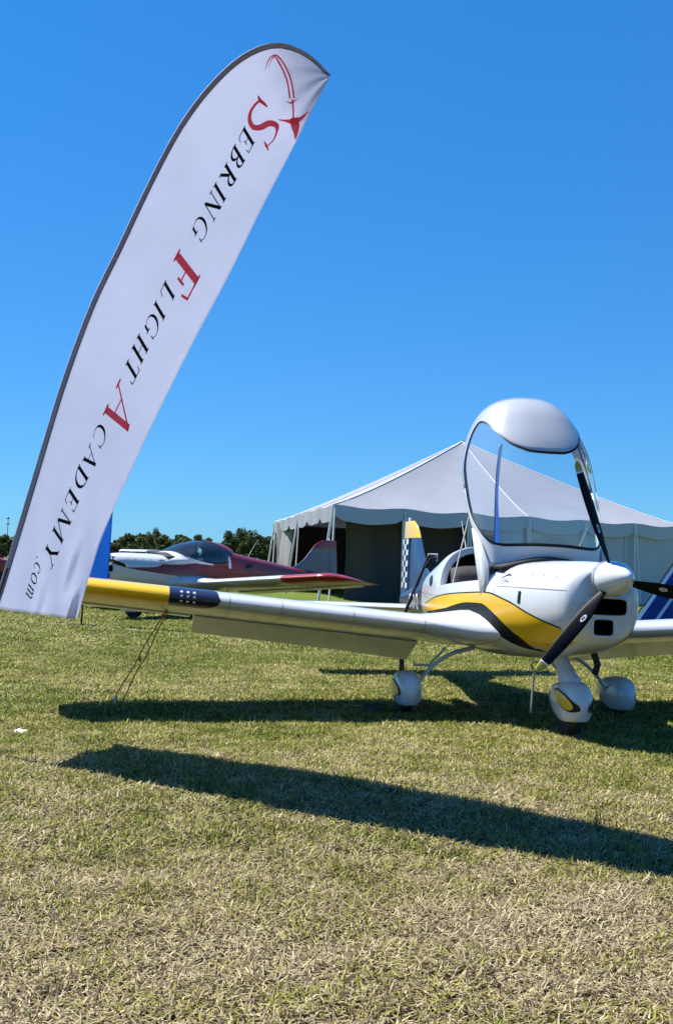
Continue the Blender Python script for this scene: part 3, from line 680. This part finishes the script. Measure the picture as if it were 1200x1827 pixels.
# ------------------------------------------------------------------ marquee tent
def tent():
    A = np.array([-.10, 36.4]); B = np.array([14.2, 46.]); D = np.array([-3.0, 55.]); C = B+D-A
    EH, VH = 3.22, .50
    base = empty('marquee_tent', (A[0], A[1], 0))
    tag(base, 'large white marquee tent with peaked roof, open at its left end', 'tent')
    def L(p, z): return (p[0]-A[0], p[1]-A[1], z)
    ctr = (A+B+C+D)/4; PK = 6.95
    # four roof faces, each split into cloth panels sagging between hip and eave
    names = [(A, B, 6), (B, C, 6), (C, D, 6), (D, A, 6)]
    for (p, q, n) in names:
        for h in range(2):
            P = []
            for i in range(9):
                f = (h + i/8)/2; e = p+(q-p)*f; row = []
                for k in range(10):
                    t = k/9; xy = e+(ctr-e)*t; z = EH+(PK-EH)*(t**1.12) - .16*math.sin(math.pi*t)*abs(math.sin(math.pi*f*2))*.6
                    sag = -.10*math.sin(math.pi*f*6)**2*(1-t)**3
                    row.append(L(xy, z+sag))
                P.append(row)
            obj('roof_panel', grid(P), M_TENT, base)
    for (e, nm) in ((A, 'hip_seam'), (B, 'hip_seam'), (C, 'hip_seam'), (D, 'hip_seam'), ((A+B)/2, 'roof_seam'), ((A+D)/2, 'roof_seam')):
        obj(nm, tube([L(e+(ctr-e)*t, EH+(PK-EH)*(t**1.12)+.012) for t in np.linspace(0, .995, 14)], .022, 6), M_STRAP if nm == 'hip_seam' else M_TVAL, base)
    # valances: separate drops with notched ends
    def valance(p, q, n, nm='valance_drop'):
        for k in range(n):
            P = []
            nrm = np.array([(q-p)[1], -(q-p)[0]]); nrm /= np.linalg.norm(nrm)
            for i in range(9):
                u = i/8; f = (k+.5*.0+u)/n; e = p+(q-p)*f + nrm*(.03+.02*math.sin(u*7+k))
                sg = -(.10 if p is A else .05)*math.sin(math.pi*f*6)**2
                ends = .26*max(0, 1-min(u, 1-u)/.05)
                row = [L(e, EH+sag_) for sag_ in (sg*.9+.01,)]
                for t in (.33, .66, 1.0): row.append(L(e+nrm*(.03*t*math.sin(u*9+k*2)), EH + sg - t*(VH-ends*(.6))))
                P.append(row)
            obj(nm, grid(P), M_TVAL if p is A else M_TENT, base)
    valance(A, B, 6); valance(D, A, 6); valance(B, C, 4); valance(C, D, 6)
    # side walls with folds
    def wall(p, q, m, amp, seed, top=EH-.15, split=4):
        r = np.random.default_rng(seed); nrm = np.array([(q-p)[1], -(q-p)[0]]); Ln = np.linalg.norm(nrm); nrm /= Ln
        for k in range(split):
            P = []; ph = r.random(5)*6
            for i in range(25):
                f = (k+i/24*.995)/split; row = []
                for t in np.linspace(0, 1, 7):
                    o = amp*(math.sin(f*Ln*2.1+ph[0])*(.4+.6*t) + .6*math.sin(f*Ln*4.7+ph[1]+t*2) + .8*math.sin(t*4+f*Ln*.5+ph[2]))
                    row.append(L(p+(q-p)*f-nrm*(.12+o), .02+(top-.02)*t))
                P.append(row)
            obj('side_wall', grid(P), m, base)
    mid = A+(B-A)*.42
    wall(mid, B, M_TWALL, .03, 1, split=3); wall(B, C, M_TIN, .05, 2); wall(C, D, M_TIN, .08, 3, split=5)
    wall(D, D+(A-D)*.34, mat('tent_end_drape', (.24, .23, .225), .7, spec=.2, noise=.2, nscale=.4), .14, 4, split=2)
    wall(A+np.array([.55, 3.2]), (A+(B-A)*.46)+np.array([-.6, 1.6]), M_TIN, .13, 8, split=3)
    # poles along the eaves, with a strap running down each
    for (p, q, n, lean) in ((A, B, 6, 0), (D, A, 2, .0), (B, C, 4, 0), (C, D, 5, 0)):
        for k in range(n):
            e = p+(q-p)*k/n; dx = -.42 if (p is A and k == 0) or p is D else 0
            po = obj('pole', tube([L(e+np.array([dx, 0]), 0), L(e, EH)], .045, 8), M_POLE, base)
            e2 = e+np.array([.36 if dx else .12, -.25]); st_ = obj('strap', tube([L(e2+np.array([dx, -.3]), 0), L(e+np.array([.05, -.05]), EH-.1)], .028, 6), M_STRAP, base)
    obj('pole', tube([L(ctr, 0), L(ctr, PK+.05)], .06, 10), M_POLE, base)
    # ratchet buckle half way down the corner strap
    obj('ratchet', box(-.06-.08, .06-.08, -.33, -.22, 1.40, 1.62), M_STRAP, base, smooth=False, bevel=.02)
tent()

# ------------------------------------------------------------------ big white feather flag
def spl(pts, n=40):
    P = np.array(crom(pts, 12)); s = np.r_[0, np.cumsum(np.linalg.norm(np.diff(P, axis=0), axis=1))]
    t = np.linspace(0, s[-1], n); return np.stack([np.interp(t, s, P[:, k]) for k in range(2)], 1)
def big_flag():
    pole_px = spl([(-14, 1085), (2, 1037), (52, 872), (107, 690), (160, 545), (210, 440), (262, 330), (312, 235), (360, 166), (412, 112), (455, 85), (495, 76), (535, 87), (565, 108), (589, 135)], 80)
    free_px = spl([(137, 1105), (150, 1060), (162, 1020), (180, 965), (203, 908), (240, 825), (285, 730), (345, 610), (405, 497), (465, 375), (520, 268), (560, 190), (589, 135)], 80)
    # correspondence: the curved head of the pole edge maps onto the upper free edge
    def P(v): x = v*79; i = min(int(x), 78); return pole_px[i]+(pole_px[i+1]-pole_px[i])*(x-i)
    def Q(v): x = v*79; i = min(int(x), 78); return free_px[i]+(free_px[i+1]-free_px[i])*(x-i)
    def surf(u, v, off=0.):
        vp = v; vq = v**1.0
        a, b = P(vp), Q(vq); p = a+(b-a)*u; wdt = np.linalg.norm(b-a)/160.
        d = 7.50 - 1.62*v + (.98-.40*v)*u*min(1.15, wdt)
        # cloth: gentle billow, gathers at the foot of the free edge
        d += .035*math.sin(2.2*math.pi*v+1.2*u)*u*(1-u)*2 + .02*math.sin(9*v+5*u)*u
        if v < .24: d += .085*(1-v/.24)*math.sin(17*u+30*v)*u + .05*(1-v/.24)*math.sin(31*u-22*v)*u*u
        d += .012*math.sin(23*u+8*v)*u*max(0, (v-.72)/.28)
        return at(p[0], p[1], d-off)
    root = empty('feather_flag', tuple(ground_at(-40, 1330)))
    root_l = np.array(root.location)
    tag(root, 'tall white feather flag with red and black lettering leaning in the left foreground', 'flag')
    Lc = lambda p: tuple(np.array(p)-root_l)
    nu, nv = 40, 180
    sleeve_u = .062
    us = np.r_[np.linspace(sleeve_u, 1, nu)]
    def suw(v): return min(.40, sleeve_u*150/max(30, np.linalg.norm(Q(v)-P(v))))
    cl = obj('banner_cloth', grid([[Lc(surf(suw(v)+(1-suw(v))*u, v)) for u in np.linspace(0, 1, nu)] for v in np.linspace(0, .995, nv)]), M_CLOTH, root, sol=.0015)
    # pole sleeve: flattened tube round the pole
    vs = np.linspace(0, 1, 70); rings = []
    for v in vs:
        a = np.array(surf(0, v)); b = np.array(surf(suw(v), v)); c = (a+b)/2; wv = (b-a)/2*1.04; nrm = np.array([.25, -.9, -.2])
        nrm = nrm/np.linalg.norm(nrm)*.016
        rings.append([Lc(c+wv*math.cos(q)+nrm*math.sin(q)) for q in np.linspace(0, 2*math.pi, 12, endpoint=False)])
    obj('pole_sleeve', loft(rings), M_SLEEVE, root)
    # seams either side of the sleeve
    obj('sleeve_seam', tube([Lc(surf(suw(v)*1.03, v, .017)) for v in vs], .0022, 5), M_PBLK, cl)
    a0 = surf(.02, 0.); a1 = surf(.02, .06); d = np.array(a0)-np.array(a1); k = (a0[2]-.0)/(-d[2]); foot = np.array(a0)+d*k
    obj('pole', tube([Lc(foot-np.array([0, 0, .02])), Lc(a0), Lc(a1)], .014, 10), M_BLACK, root)
    obj('ground_spike', tube([Lc(foot-np.array([0, 0, .05])), Lc(foot+np.array([0, 0, .22]))], .022, 10), M_METAL, root)
    # --- print -------------------------------------------------
    # inverse of the flag mapping in photo coordinates
    G = [(v, u) for v in np.linspace(0, .99, 200) for u in np.linspace(0, 1, 41)]
    GP = np.array([P(v)+(Q(v)-P(v))*u for v, u in G])
    def inv(p):
        i = int(np.argmin(((GP-p)**2).sum(1))); v, u = G[i]
        for _ in range(6):
            a, b = P(v), Q(v); f = a+(b-a)*u-p; h = 1e-3; a2, b2 = P(min(v+h, 1)), Q(min(v+h, 1)); dv = ((a2+(b2-a2)*u)-(a+(b-a)*u))/h; du = b-a
            J = np.array([[du[0], dv[0]], [du[1], dv[1]]]); s = np.linalg.solve(J, -f); u = min(max(u+s[0], 0), 1); v = min(max(v+s[1], 0), .995)
        return u, v
    def onflag(p, off=.009): u, v = inv(np.array(p)); return Lc(surf(u, v, off))
    def stroke(pts, wd):
        pts = [np.array(p, float) for p in pts]; n = len(pts); wd = wd if hasattr(wd, '__len__') else [wd]*n; o = []
        for i, p in enumerate(pts):
            d = pts[min(i+1, n-1)]-pts[max(i-1, 0)]; d /= np.linalg.norm(d)+1e-9; q = np.array([-d[1], d[0]]); o.append([p-q*wd[i]/2, p+q*wd[i]/2])
        # straight strokes get extra points so that they follow the cloth
        if n == 2:
            m_ = 5; o = [[o[0][k]+(o[1][k]-o[0][k])*t for k in (0, 1)] for t in np.linspace(0, 1, m_)]
        return grid(o)
    def arc(cx, cy, rx, ry, a0, a1, n=14, w0=.05, w1=.14, thick_at=180):
        A_ = np.linspace(a0, a1, n); pts = [(cx+rx*math.cos(R(a)), cy+ry*math.sin(R(a))) for a in A_]
        return stroke(pts, [w0+(w1-w0)*max(0, math.cos(R(a-thick_at)))**1.5 for a in A_])
    T_, S_ = .17, .055
    stem = lambda x: [stroke([(x, 0), (x, 1)], T_), stroke([(x-.14, .02), (x+.14, .02)], S_), stroke([(x-.14, .98), (x+.14, .98)], S_)]
    thin = lambda x: [stroke([(x, 0), (x, 1)], .055), stroke([(x-.1, .02), (x+.1, .02)], S_), stroke([(x-.1, .98), (x+.1, .98)], S_)]
    GL = {
        'E': stem(.14)+[stroke([(.1, .975), (.58, .975)], .05), stroke([(.56, 1), (.60, .78)], .05), stroke([(.14, .52), (.44, .52)], .045), stroke([(.44, .64), (.44, .40)], .05), stroke([(.1, .025), (.60, .025)], .05), stroke([(.59, 0), (.66, .26)], .05)],
        'F': stem(.14)+[stroke([(.1, .975), (.58, .975)], .05), stroke([(.56, 1), (.62, .74)], .06), stroke([(.14, .52), (.44, .52)], .045), stroke([(.44, .66), (.44, .38)], .06)],
        'L': stem(.14)+[stroke([(.1, .025), (.56, .025)], .05), stroke([(.55, 0), (.62, .28)], .05)],
        'B': stem(.14)+[arc(.2, .755, .30, .225, 90, -90, 12, .045, .13, 0), arc(.2, .27, .36, .25, 90, -90, 12, .045, .14, 0)],
        'R': stem(.14)+[arc(.2, .74, .31, .24, 90, -90, 12, .045, .13, 0), stroke([(.26, .5), (.64, .03)], .13), stroke([(.56, .02), (.78, .02)], S_)],
        'I': stem(.14), 'H': stem(.14)+stem(.66)+[stroke([(.14, .51), (.66, .51)], .045)],
        'N': thin(.1)+[stroke([(.1, .98), (.68, .02)], .14), stroke([(.70, 0), (.70, 1)], .055), stroke([(.58, .98), (.8, .98)], S_)],
        'G': [arc(.46, .5, .40, .48, 48, 318, 22, .04, .14, 180), stroke([(.76, .06), (.76, .40)], .12), stroke([(.60, .41), (.90, .41)], S_), stroke([(.74, .98), (.76, .70)], .05)],
        'C': [arc(.46, .5, .40, .48, 48, 318, 22, .04, .14, 180), stroke([(.74, .98), (.76, .70)], .05)],
        'T': [stroke([(.36, 0), (.36, 1)], T_), stroke([(.2, .02), (.52, .02)], S_), stroke([(.02, .975), (.70, .975)], .05), stroke([(.02, 1), (-.02, .76)], .05), stroke([(.70, 1), (.74, .76)], .05)],
        'A': [stroke([(.06, 0), (.40, 1)], .05), stroke([(.37, 1), (.72, 0)], .15), stroke([(.17, .34), (.58, .34)], .04), stroke([(-.06, .02), (.18, .02)], S_), stroke([(.58, .02), (.86, .02)], S_)],
        'D': stem(.14)+[arc(.24, .5, .48, .475, 90, -90, 18, .045, .15, 0)],
        'M': thin(.08)+[stroke([(.10, .98), (.48, .03)], .13), stroke([(.48, .03), (.86, .98)], .05)]+[stroke([(.88, 0), (.88, 1)], .13), stroke([(.76, .02), (1.0, .02)], S_), stroke([(.76, .98), (1.0, .98)], S_)],
        'Y': [stroke([(.05, .98), (.38, .46)], .14), stroke([(.70, .98), (.38, .46)], .05), stroke([(.38, .48), (.38, 0)], T_), stroke([(.24, .02), (.52, .02)], S_), stroke([(-.08, .98), (.18, .98)], S_), stroke([(.58, .98), (.84, .98)], S_)],
        'S': [stroke(crom([(.66, .80), (.60, .95), (.38, 1.0), (.16, .90), (.12, .72), (.28, .57), (.52, .44), (.64, .27), (.56, .08), (.34, 0), (.12, .06), (.06, .22)], 5), [.03+.12*max(0, math.sin(math.pi*(i/55.)))**2 for i in range(56)]), stroke([(.68, .70), (.70, 1.0)], .05), stroke([(.03, .0), (.05, .32)], .05)],
        'c': [arc(.3, .32, .26, .31, 45, 320, 16, .04, .13, 180), stroke([(.46, .50), (.52, .60)], .12)],
        'o': [arc(.32, .32, .27, .31, 0, 360, 22, .05, .13, 180), arc(.32, .32, .27, .31, -80, 80, 12, .05, .12, 0)],
        'm': [stroke([(.1, 0), (.1, .62)], .12), stroke([(.0, .02), (.2, .02)], .04), stroke([(0, .6), (.1, .6)], .04), arc(.25, .42, .15, .2, 180, 0, 10, .05, .1, 40), stroke([(.40, .42), (.40, 0)], .12), arc(.55, .42, .15, .2, 180, 0, 10, .05, .1, 40), stroke([(.70, .42), (.70, 0)], .12), stroke([(.62, .02), (.82, .02)], .04)],
        '.': [stroke([(.08, 0), (.08, .15)], .15)],
    }
    def letter(ch, foot, e1, e2, m, nm='printed_letter', off=.009):
        v, f = join(*GL[ch]); foot, e1, e2 = map(np.array, (foot, e1, e2))
        pts = [onflag(foot+e1*p[0]+e2*p[1], off) for p in v]
        o = obj(nm, (pts, f), m, cl, smooth=False); return o
    def word(items, e1, e2, m):
        for ch, foot in items: letter(ch, foot, e1, e2, m)
    k = 40
    word([('E', (437, 224)), ('B', (420, 256)), ('R', (405, 289)), ('I', (386, 324)), ('N', (378, 339)), ('G', (357, 378))], (-.461*k, .887*k), (17.5, 29), M_PBLK)
    word([('L', (296, 499)), ('I', (279, 535)), ('G', (271, 552)), ('H', (249, 594)), ('T', (233, 633))], (-.43*k, .903*k), (16.5, 28), M_PBLK)
    word([('C', (177, 750)), ('A', (161, 792)), ('D', (142.5, 827)), ('E', (126, 869)), ('Y', (89, 962))], (-.40*k, .916*k), (16, 24), M_PBLK)
    letter('M', (112, 906), (-.40*46, .916*46), (16, 24), M_PBLK)
    letter('.', (66, 992), (-8, 22), (11, 6), M_PBLK); k2 = (-7, 25); h2 = (15, 19)
    word([('c', (64, 1000)), ('o', (58.5, 1018)), ('m', (52, 1040))], k2, h2, M_PBLK)
    letter('F', (320.5, 444), (-39, 76), (37, 48), M_PRED); letter('A', (213, 679), (-34, 71), (30, 59), M_PRED)
    # big S and the aircraft emblem above it
    so_ = np.array([320, 60.])
    pt = lambda L_: [so_+np.array(p)/4 for p in L_]
    def px_stroke(pts, wd, nm, m=M_PRED):
        P_ = crom(pt(pts), 8); n = len(P_); W_ = np.interp(np.linspace(0, 1, n), np.linspace(0, 1, len(wd)), wd)
        v, f = stroke(P_, list(W_/4)); obj(nm, ([onflag(p) for p in v], f), m, cl, smooth=False)
    px_stroke([(628, 522), (600, 490), (570, 482), (530, 520), (505, 570), (503, 625), (530, 668), (580, 668), (640, 640), (690, 655), (694, 700), (670, 760), (625, 805)], [8, 14, 18, 18, 22, 30, 38, 44, 44, 40, 16, 8, 8], 'printed_letter')
    px_stroke([(563, 443), (578, 480), (628, 525)], [10, 26, 6], 'printed_letter'); px_stroke([(605, 768), (620, 800), (635, 836)], [6, 20, 6], 'printed_letter')
    px_stroke([(612, 268), (625, 215), (650, 170), (690, 155), (735, 200), (775, 275), (800, 350), (818, 462)], [2, 6, 9, 12, 12, 12, 12, 12], 'printed_swoosh')
    px_stroke([(640, 245), (650, 200), (680, 165), (715, 215), (755, 300), (775, 370), (788, 462)], [2, 5, 9, 14, 12, 12, 12], 'printed_swoosh')
    px_stroke([(764, 486), (800, 494), (842, 466)], [4, 14, 4], 'printed_emblem'); px_stroke([(806, 470), (812, 540), (812, 610)], [14, 12, 12], 'printed_emblem')
    px_stroke([(706, 614), (760, 622), (815, 628), (865, 606), (922, 556)], [6, 18, 46, 26, 5], 'printed_emblem')
    px_stroke([(818, 600), (826, 660), (830, 712), (826, 752)], [56, 62, 30, 8], 'printed_emblem')
big_flag()

# ------------------------------------------------------------------ other flags in the field
def small_flag(label, foot, H, lean, yaw, wid, m, stripes=(), name='feather_flag', z0=.35, border=None):
    root = empty(name, (foot[0], foot[1], 0)); tag(root, label, 'flag')
    cx, sx = math.cos(yaw), math.sin(yaw)
    def pole(v):                                            # straight mast, hooked head
        z = H*v; x = lean*z + (.0 if v < .7 else wid*1.0*((v-.7)/.3)**2.2); zz = z if v < .85 else H*(.85+.15*math.sin((v-.85)/.15*1.3)*.75)
        return x, zz
    def surf(u, v, off=0.):
        x, z = pole(v); full = wid*(1 if v < .7 else max(0.02, 1-((v-.7)/.3)**2.2)); xx = x+full*u; yy = .05*math.sin(7*v+3*u)*u+off
        return (xx*cx - yy*sx, xx*sx + yy*cx, z - .10*u*(1 if v < .7 else 1-(v-.7)/.3))
    vs = np.linspace(z0/H, 1, 34)
    cl = obj('banner_cloth', grid([[surf(u, v) for u in np.linspace(.04, 1, 12)] for v in vs]), m, root, sol=.002)
    for (u0, u1, mm) in stripes:
        for of in (-.006, .006): obj('printed_stripe', grid([[surf(u, v, of) for u in np.linspace(u0, u1, 4)] for v in vs]), mm, cl)
    obj('pole', tube([(0, 0, -.03)]+[surf(0, v) for v in np.linspace(.03, 1, 20)], [.016]*12+list(np.linspace(.016, .006, 9)), 8), M_BLACK, root)
    obj('stand', join(tube([(-.28*cx, -.28*sx, .02), (.28*cx, .28*sx, .02)], .016, 6), tube([(.28*sx, -.28*cx, .02), (-.28*sx, .28*cx, .02)], .016, 6)), M_BLACK, root)
    return root
p = at(150, 1000, 21.5); small_flag('blue feather flag on a black stand, half hidden behind the big white flag', p, 3.5, .02, 0.05, .46, M_FBLUE, z0=.85)
p = at(880, 1000, 24); small_flag('narrow blue flag seen edge-on through the raised canopy', p, 4.25, .012, R(72), .62, M_FBLUE, [(.70, .92, M_STRAP)], z0=.5)
p = at(1098, 1000, 20); small_flag('blue and white striped flag leaning behind the left wing of the yellow aircraft', p, 4.2, .70, R(8), .80, mat('pale_blue_flag_polyester', (.42, .60, .80), .7, spec=.2, trans=.4), [(.14, .46, M_FNAVY), (.54, .86, M_FNAVY)], z0=.32)

# ------------------------------------------------------------------ cars and mast in the distance
def car(label, loc, yaw, body, roofm, L_=4.5, W_=1.8, H_=1.7):
    root = empty('parked_car', loc, (0, 0, yaw)); tag(root, label, 'car')
    prof = [(-L_/2, .35), (-L_/2, .95), (-L_*.44, 1.02), (-L_*.20, 1.08), (L_*.30, 1.05), (L_*.46, .92), (L_/2, .60), (L_/2, .35)]
    rings = [[(x, y*W_/2, z) for x, z in prof] for y in (-1, -.97, .97, 1)]; rings[0] = [(x*.985, -W_/2, min(max(z, .4), .98)) for x, z in prof]; rings[3] = [(x*.985, W_/2, min(max(z, .4), .98)) for x, z in prof]
    obj('body', loft(rings), body, root, bevel=.04)
    gl = [(-L_*.43, 1.0), (-L_*.37, H_-.10), (L_*.08, H_-.07), (L_*.27, 1.03)]
    obj('window_glass', loft([[(x*.98, y*W_/2*(.9 if z > 1.1 else .97), z) for x, z in gl] for y in (-1, 1)]), M_BLACK, root)
    rf = [(-L_*.40, H_-.12), (-L_*.35, H_-.02), (-L_*.1, H_), (L_*.07, H_-.04), (L_*.13, H_-.12)]
    obj('roof', loft([[(x, y*W_/2*.93, z) for x, z in rf] for y in (-1, 1)]), roofm, root, bevel=.03)
    for s_ in (1, -1):
        for a, b in (((-L_*.43, 1.0), (-L_*.37, H_-.1)), ((L_*.08, H_-.07), (L_*.27, 1.03)), ((-L_*.14, 1.05), (-L_*.14, H_-.05))):
            obj('pillar', tube([(a[0], s_*W_*.475, a[1]), (b[0], s_*W_*.44, b[1])], .045, 6), body, root)
    for x in (-L_*.3, L_*.31):
        for s_ in (1, -1):
            vf = revolve_x([(-.1, .2), (-.1, .31), (-.06, .33), (.06, .33), (.1, .31), (.1, .2)], 18)
            obj('wheel', ([(x+q[1], s_*W_*.44+q[0], .33+q[2]) for q in vf[0]], vf[1]), M_TYRE, root)
    for s_ in (1, -1):
        obj('headlight', box(L_*.485, L_*.503, s_*W_*.36-.15, s_*W_*.36+.15, .68, .82), M_STRAP, root, smooth=False)
        obj('tail_light', box(-L_*.503, -L_*.49, s_*W_*.40-.1, s_*W_*.40+.1, .75, .95), M_RED, root, smooth=False)
    return root
p = at(264, 1000, 62); car('white car with its roof showing just above the cowling of the red aircraft', (p[0], p[1], 0), R(70), M_WHITE, M_WHITE, 4.4, 1.82, 1.72)
p = at(-42, 1000, 55); car('red car with a white roof at the far left edge of the photo', (p[0], p[1], 0), R(5), M_RED, M_WHITE, 4.3, 1.8, 1.95)
p = at(12, 1000, 160); e = empty('light_mast', (p[0], p[1], 0)); tag(e, 'thin dark light mast above the trees at the far left edge', 'mast')
obj('pole', tube([(0, 0, 0), (0, 0, 6.4)], [.07, .04], 8), M_BLACK, e)
for z in (5.3, 6.1): obj('lamp_head', tube([(-.25, 0, z), (0, 0, z+.12), (.25, 0, z)], [.05, .09, .05], 8), M_MATTE, e)

# ------------------------------------------------------------------ ropes, strap, chock, small things
from mathutils import Euler
A1M = Matrix.Translation(A1.location) @ Euler(A1.rotation_euler).to_matrix().to_4x4()
def loc1(x, y, z): return np.array(A1M @ Vector((x, y, z)))
top = loc1(-.30, -3.22, .86); b1 = ground_at(196, 1260); b2 = ground_at(213, 1262)
rp = empty('tie_down_rope', tuple(b1)); tag(rp, 'orange brown tie-down rope from the yellow wing tip to the ground', 'rope')
rl = lambda p: tuple(np.array(p)-b1)
wig = lambda a, b, s: [rl(a+(b-a)*t + np.array([math.sin(t*13+s), math.cos(t*9+s), 0])*.008*math.sin(math.pi*t)) for t in np.linspace(0, 1, 14)]
obj('rope_strand', tube(wig(top, b1, 0), .0055, 6), M_ROPE, rp); obj('rope_strand', tube(wig(top+np.array([.02, 0, 0]), b2, 2), .0055, 6), M_ROPE, rp)
for t in (.03, .52):
    q = top+(.5*b1+.5*b2-top)*t; obj('rope_knot', tube([rl(q+np.array([0, 0, .03])), rl(q), rl(q-np.array([0, 0, .03]))], [.008, .014, .007], 8), M_ROPE, rp)
obj('ground_stake', tube([rl(b1*.5+b2*.5+np.array([0, 0, -.05])), rl(b1*.5+b2*.5+np.array([.01, 0, .10]))], .014, 8), M_METAL, rp)
q = loc1(2.07, -.60, .62); st_ = empty('hanging_strap', tuple(q)); tag(st_, 'thin grey strap hanging from the lower propeller tip', 'strap')
obj('webbing', grid([[(-.035*t+s*.008, .02*math.sin(t*5), -.34*t) for s in (-1, 1)] for t in np.linspace(0, 1, 8)]), mat('grey_webbing', (.25, .23, .2), .9), st_, sol=.003)
obj('loop', tube([(.03*math.cos(a), .02, .03*math.sin(a)+.01) for a in np.linspace(0, 6.28, 12)], .006, 6), M_MATTE, st_)
ck = loc1(-.05, -1.33, 0); e = empty('wheel_chock', tuple(ck), (0, 0, R(8))); tag(e, 'dark wheel chock beside the right main wheel of the yellow aircraft', 'chock')
obj('chock_block', ([(-.09, -.04, 0), (.09, -.04, 0), (.09, .04, 0), (-.09, .04, 0), (-.075, 0, .07), (.075, 0, .07)], [(0, 1, 5, 4), (2, 3, 4, 5), (0, 4, 3), (1, 2, 5), (0, 3, 2, 1)]), mat('dark_rubber_block', (.03, .03, .03), .8), e, smooth=False, bevel=.01)
obj('chock_cord', tube([(-.08, 0, .04), (-.2, .03, .03), (-.3, -.02, .015)], .006, 6), M_ROPE, e)
q = ground_at(35, 1309); e = obj('paper_scrap', grid([[(.07*u+q[0], .035*v+q[1], .02+.014*math.sin(3*u+2*v)) for v in (-1, 0, 1)] for u in np.linspace(-1, 1, 6)]), mat('paper_white', (.7, .68, .64), .8), smooth=True, sol=.001)
tag(e, 'crumpled white paper scrap lying on the grass at the left', 'paper')
# dark tripod stand beside the tail
q = at(716, 1100, 13.2); tp = at(764, 992, 13.2); e = empty('tripod_stand', (q[0], q[1], 0)); tag(e, 'black tripod stand with a white bracket, leaning beside the checked tail', 'tripod')
dx = tp[0]-q[0]; hz = tp[2]
for a in (90, 210, 330): obj('leg', tube([(.03*math.cos(R(a))+.02, .03*math.sin(R(a)), 0), (.0, 0, .80)], .012, 6), M_MATTE, e)
obj('mast', tube([(0, 0, .70), (dx, 0, hz)], [.022, .017], 8), M_MATTE, e)
obj('clamp', tube([(dx-.03, 0, hz-.14), (dx+.02, 0, hz-.04), (dx+.09, 0, hz-.02)], .03, 8), M_MATTE, e)
obj('bracket', tube([(dx-.02, 0, hz-.05), (dx, 0, hz+.02), (dx+.10, 0, hz+.02), (dx+.095, 0, hz-.06)], .013, 6), M_WHITE, e)
# two weeds standing above the turf
wm = mat('weed_leaf', (.08, .13, .025), .6, trans=.3)
for (px_, py_, lab, nb, hh, dry_) in ((1064, 1487, 'tall thin grass tuft above the flag shadow at the right', 16, .15, 0), (487, 1562, 'small bright green weed in the dry grass below the flag shadow', 18, .05, 0)):
    q = ground_at(px_, py_); V, Fc = [], []
    for k in range(nb):
        a = random.random()*6.28; l = hh*(.5+.7*random.random()); r0 = .09*random.random() if nb == 16 else .03*random.random(); ln_ = .15+.35*random.random()+(.5 if nb == 18 else 0)
        d = np.array([math.cos(a), math.sin(a), 0]); b0 = q+np.array([math.cos(a*3)*r0*1.6, math.sin(a*3)*r0, 0]); s_ = np.array([-d[1], d[0], 0])*.0025*(1.8 if nb == 18 else 1)
        m1 = b0+d*l*.3*ln_+np.array([0, 0, l*.6]); t1 = b0+d*l*ln_+np.array([0, 0, l*(1 if nb == 16 else .7)])
        i = len(V); V += [b0-s_, b0+s_, m1+s_, m1-s_, t1]; Fc += [(i, i+1, i+2, i+3), (i+3, i+2, i+4)]
    e = obj('weed', (V, Fc), wm, smooth=False); tag(e, lab, 'weed')
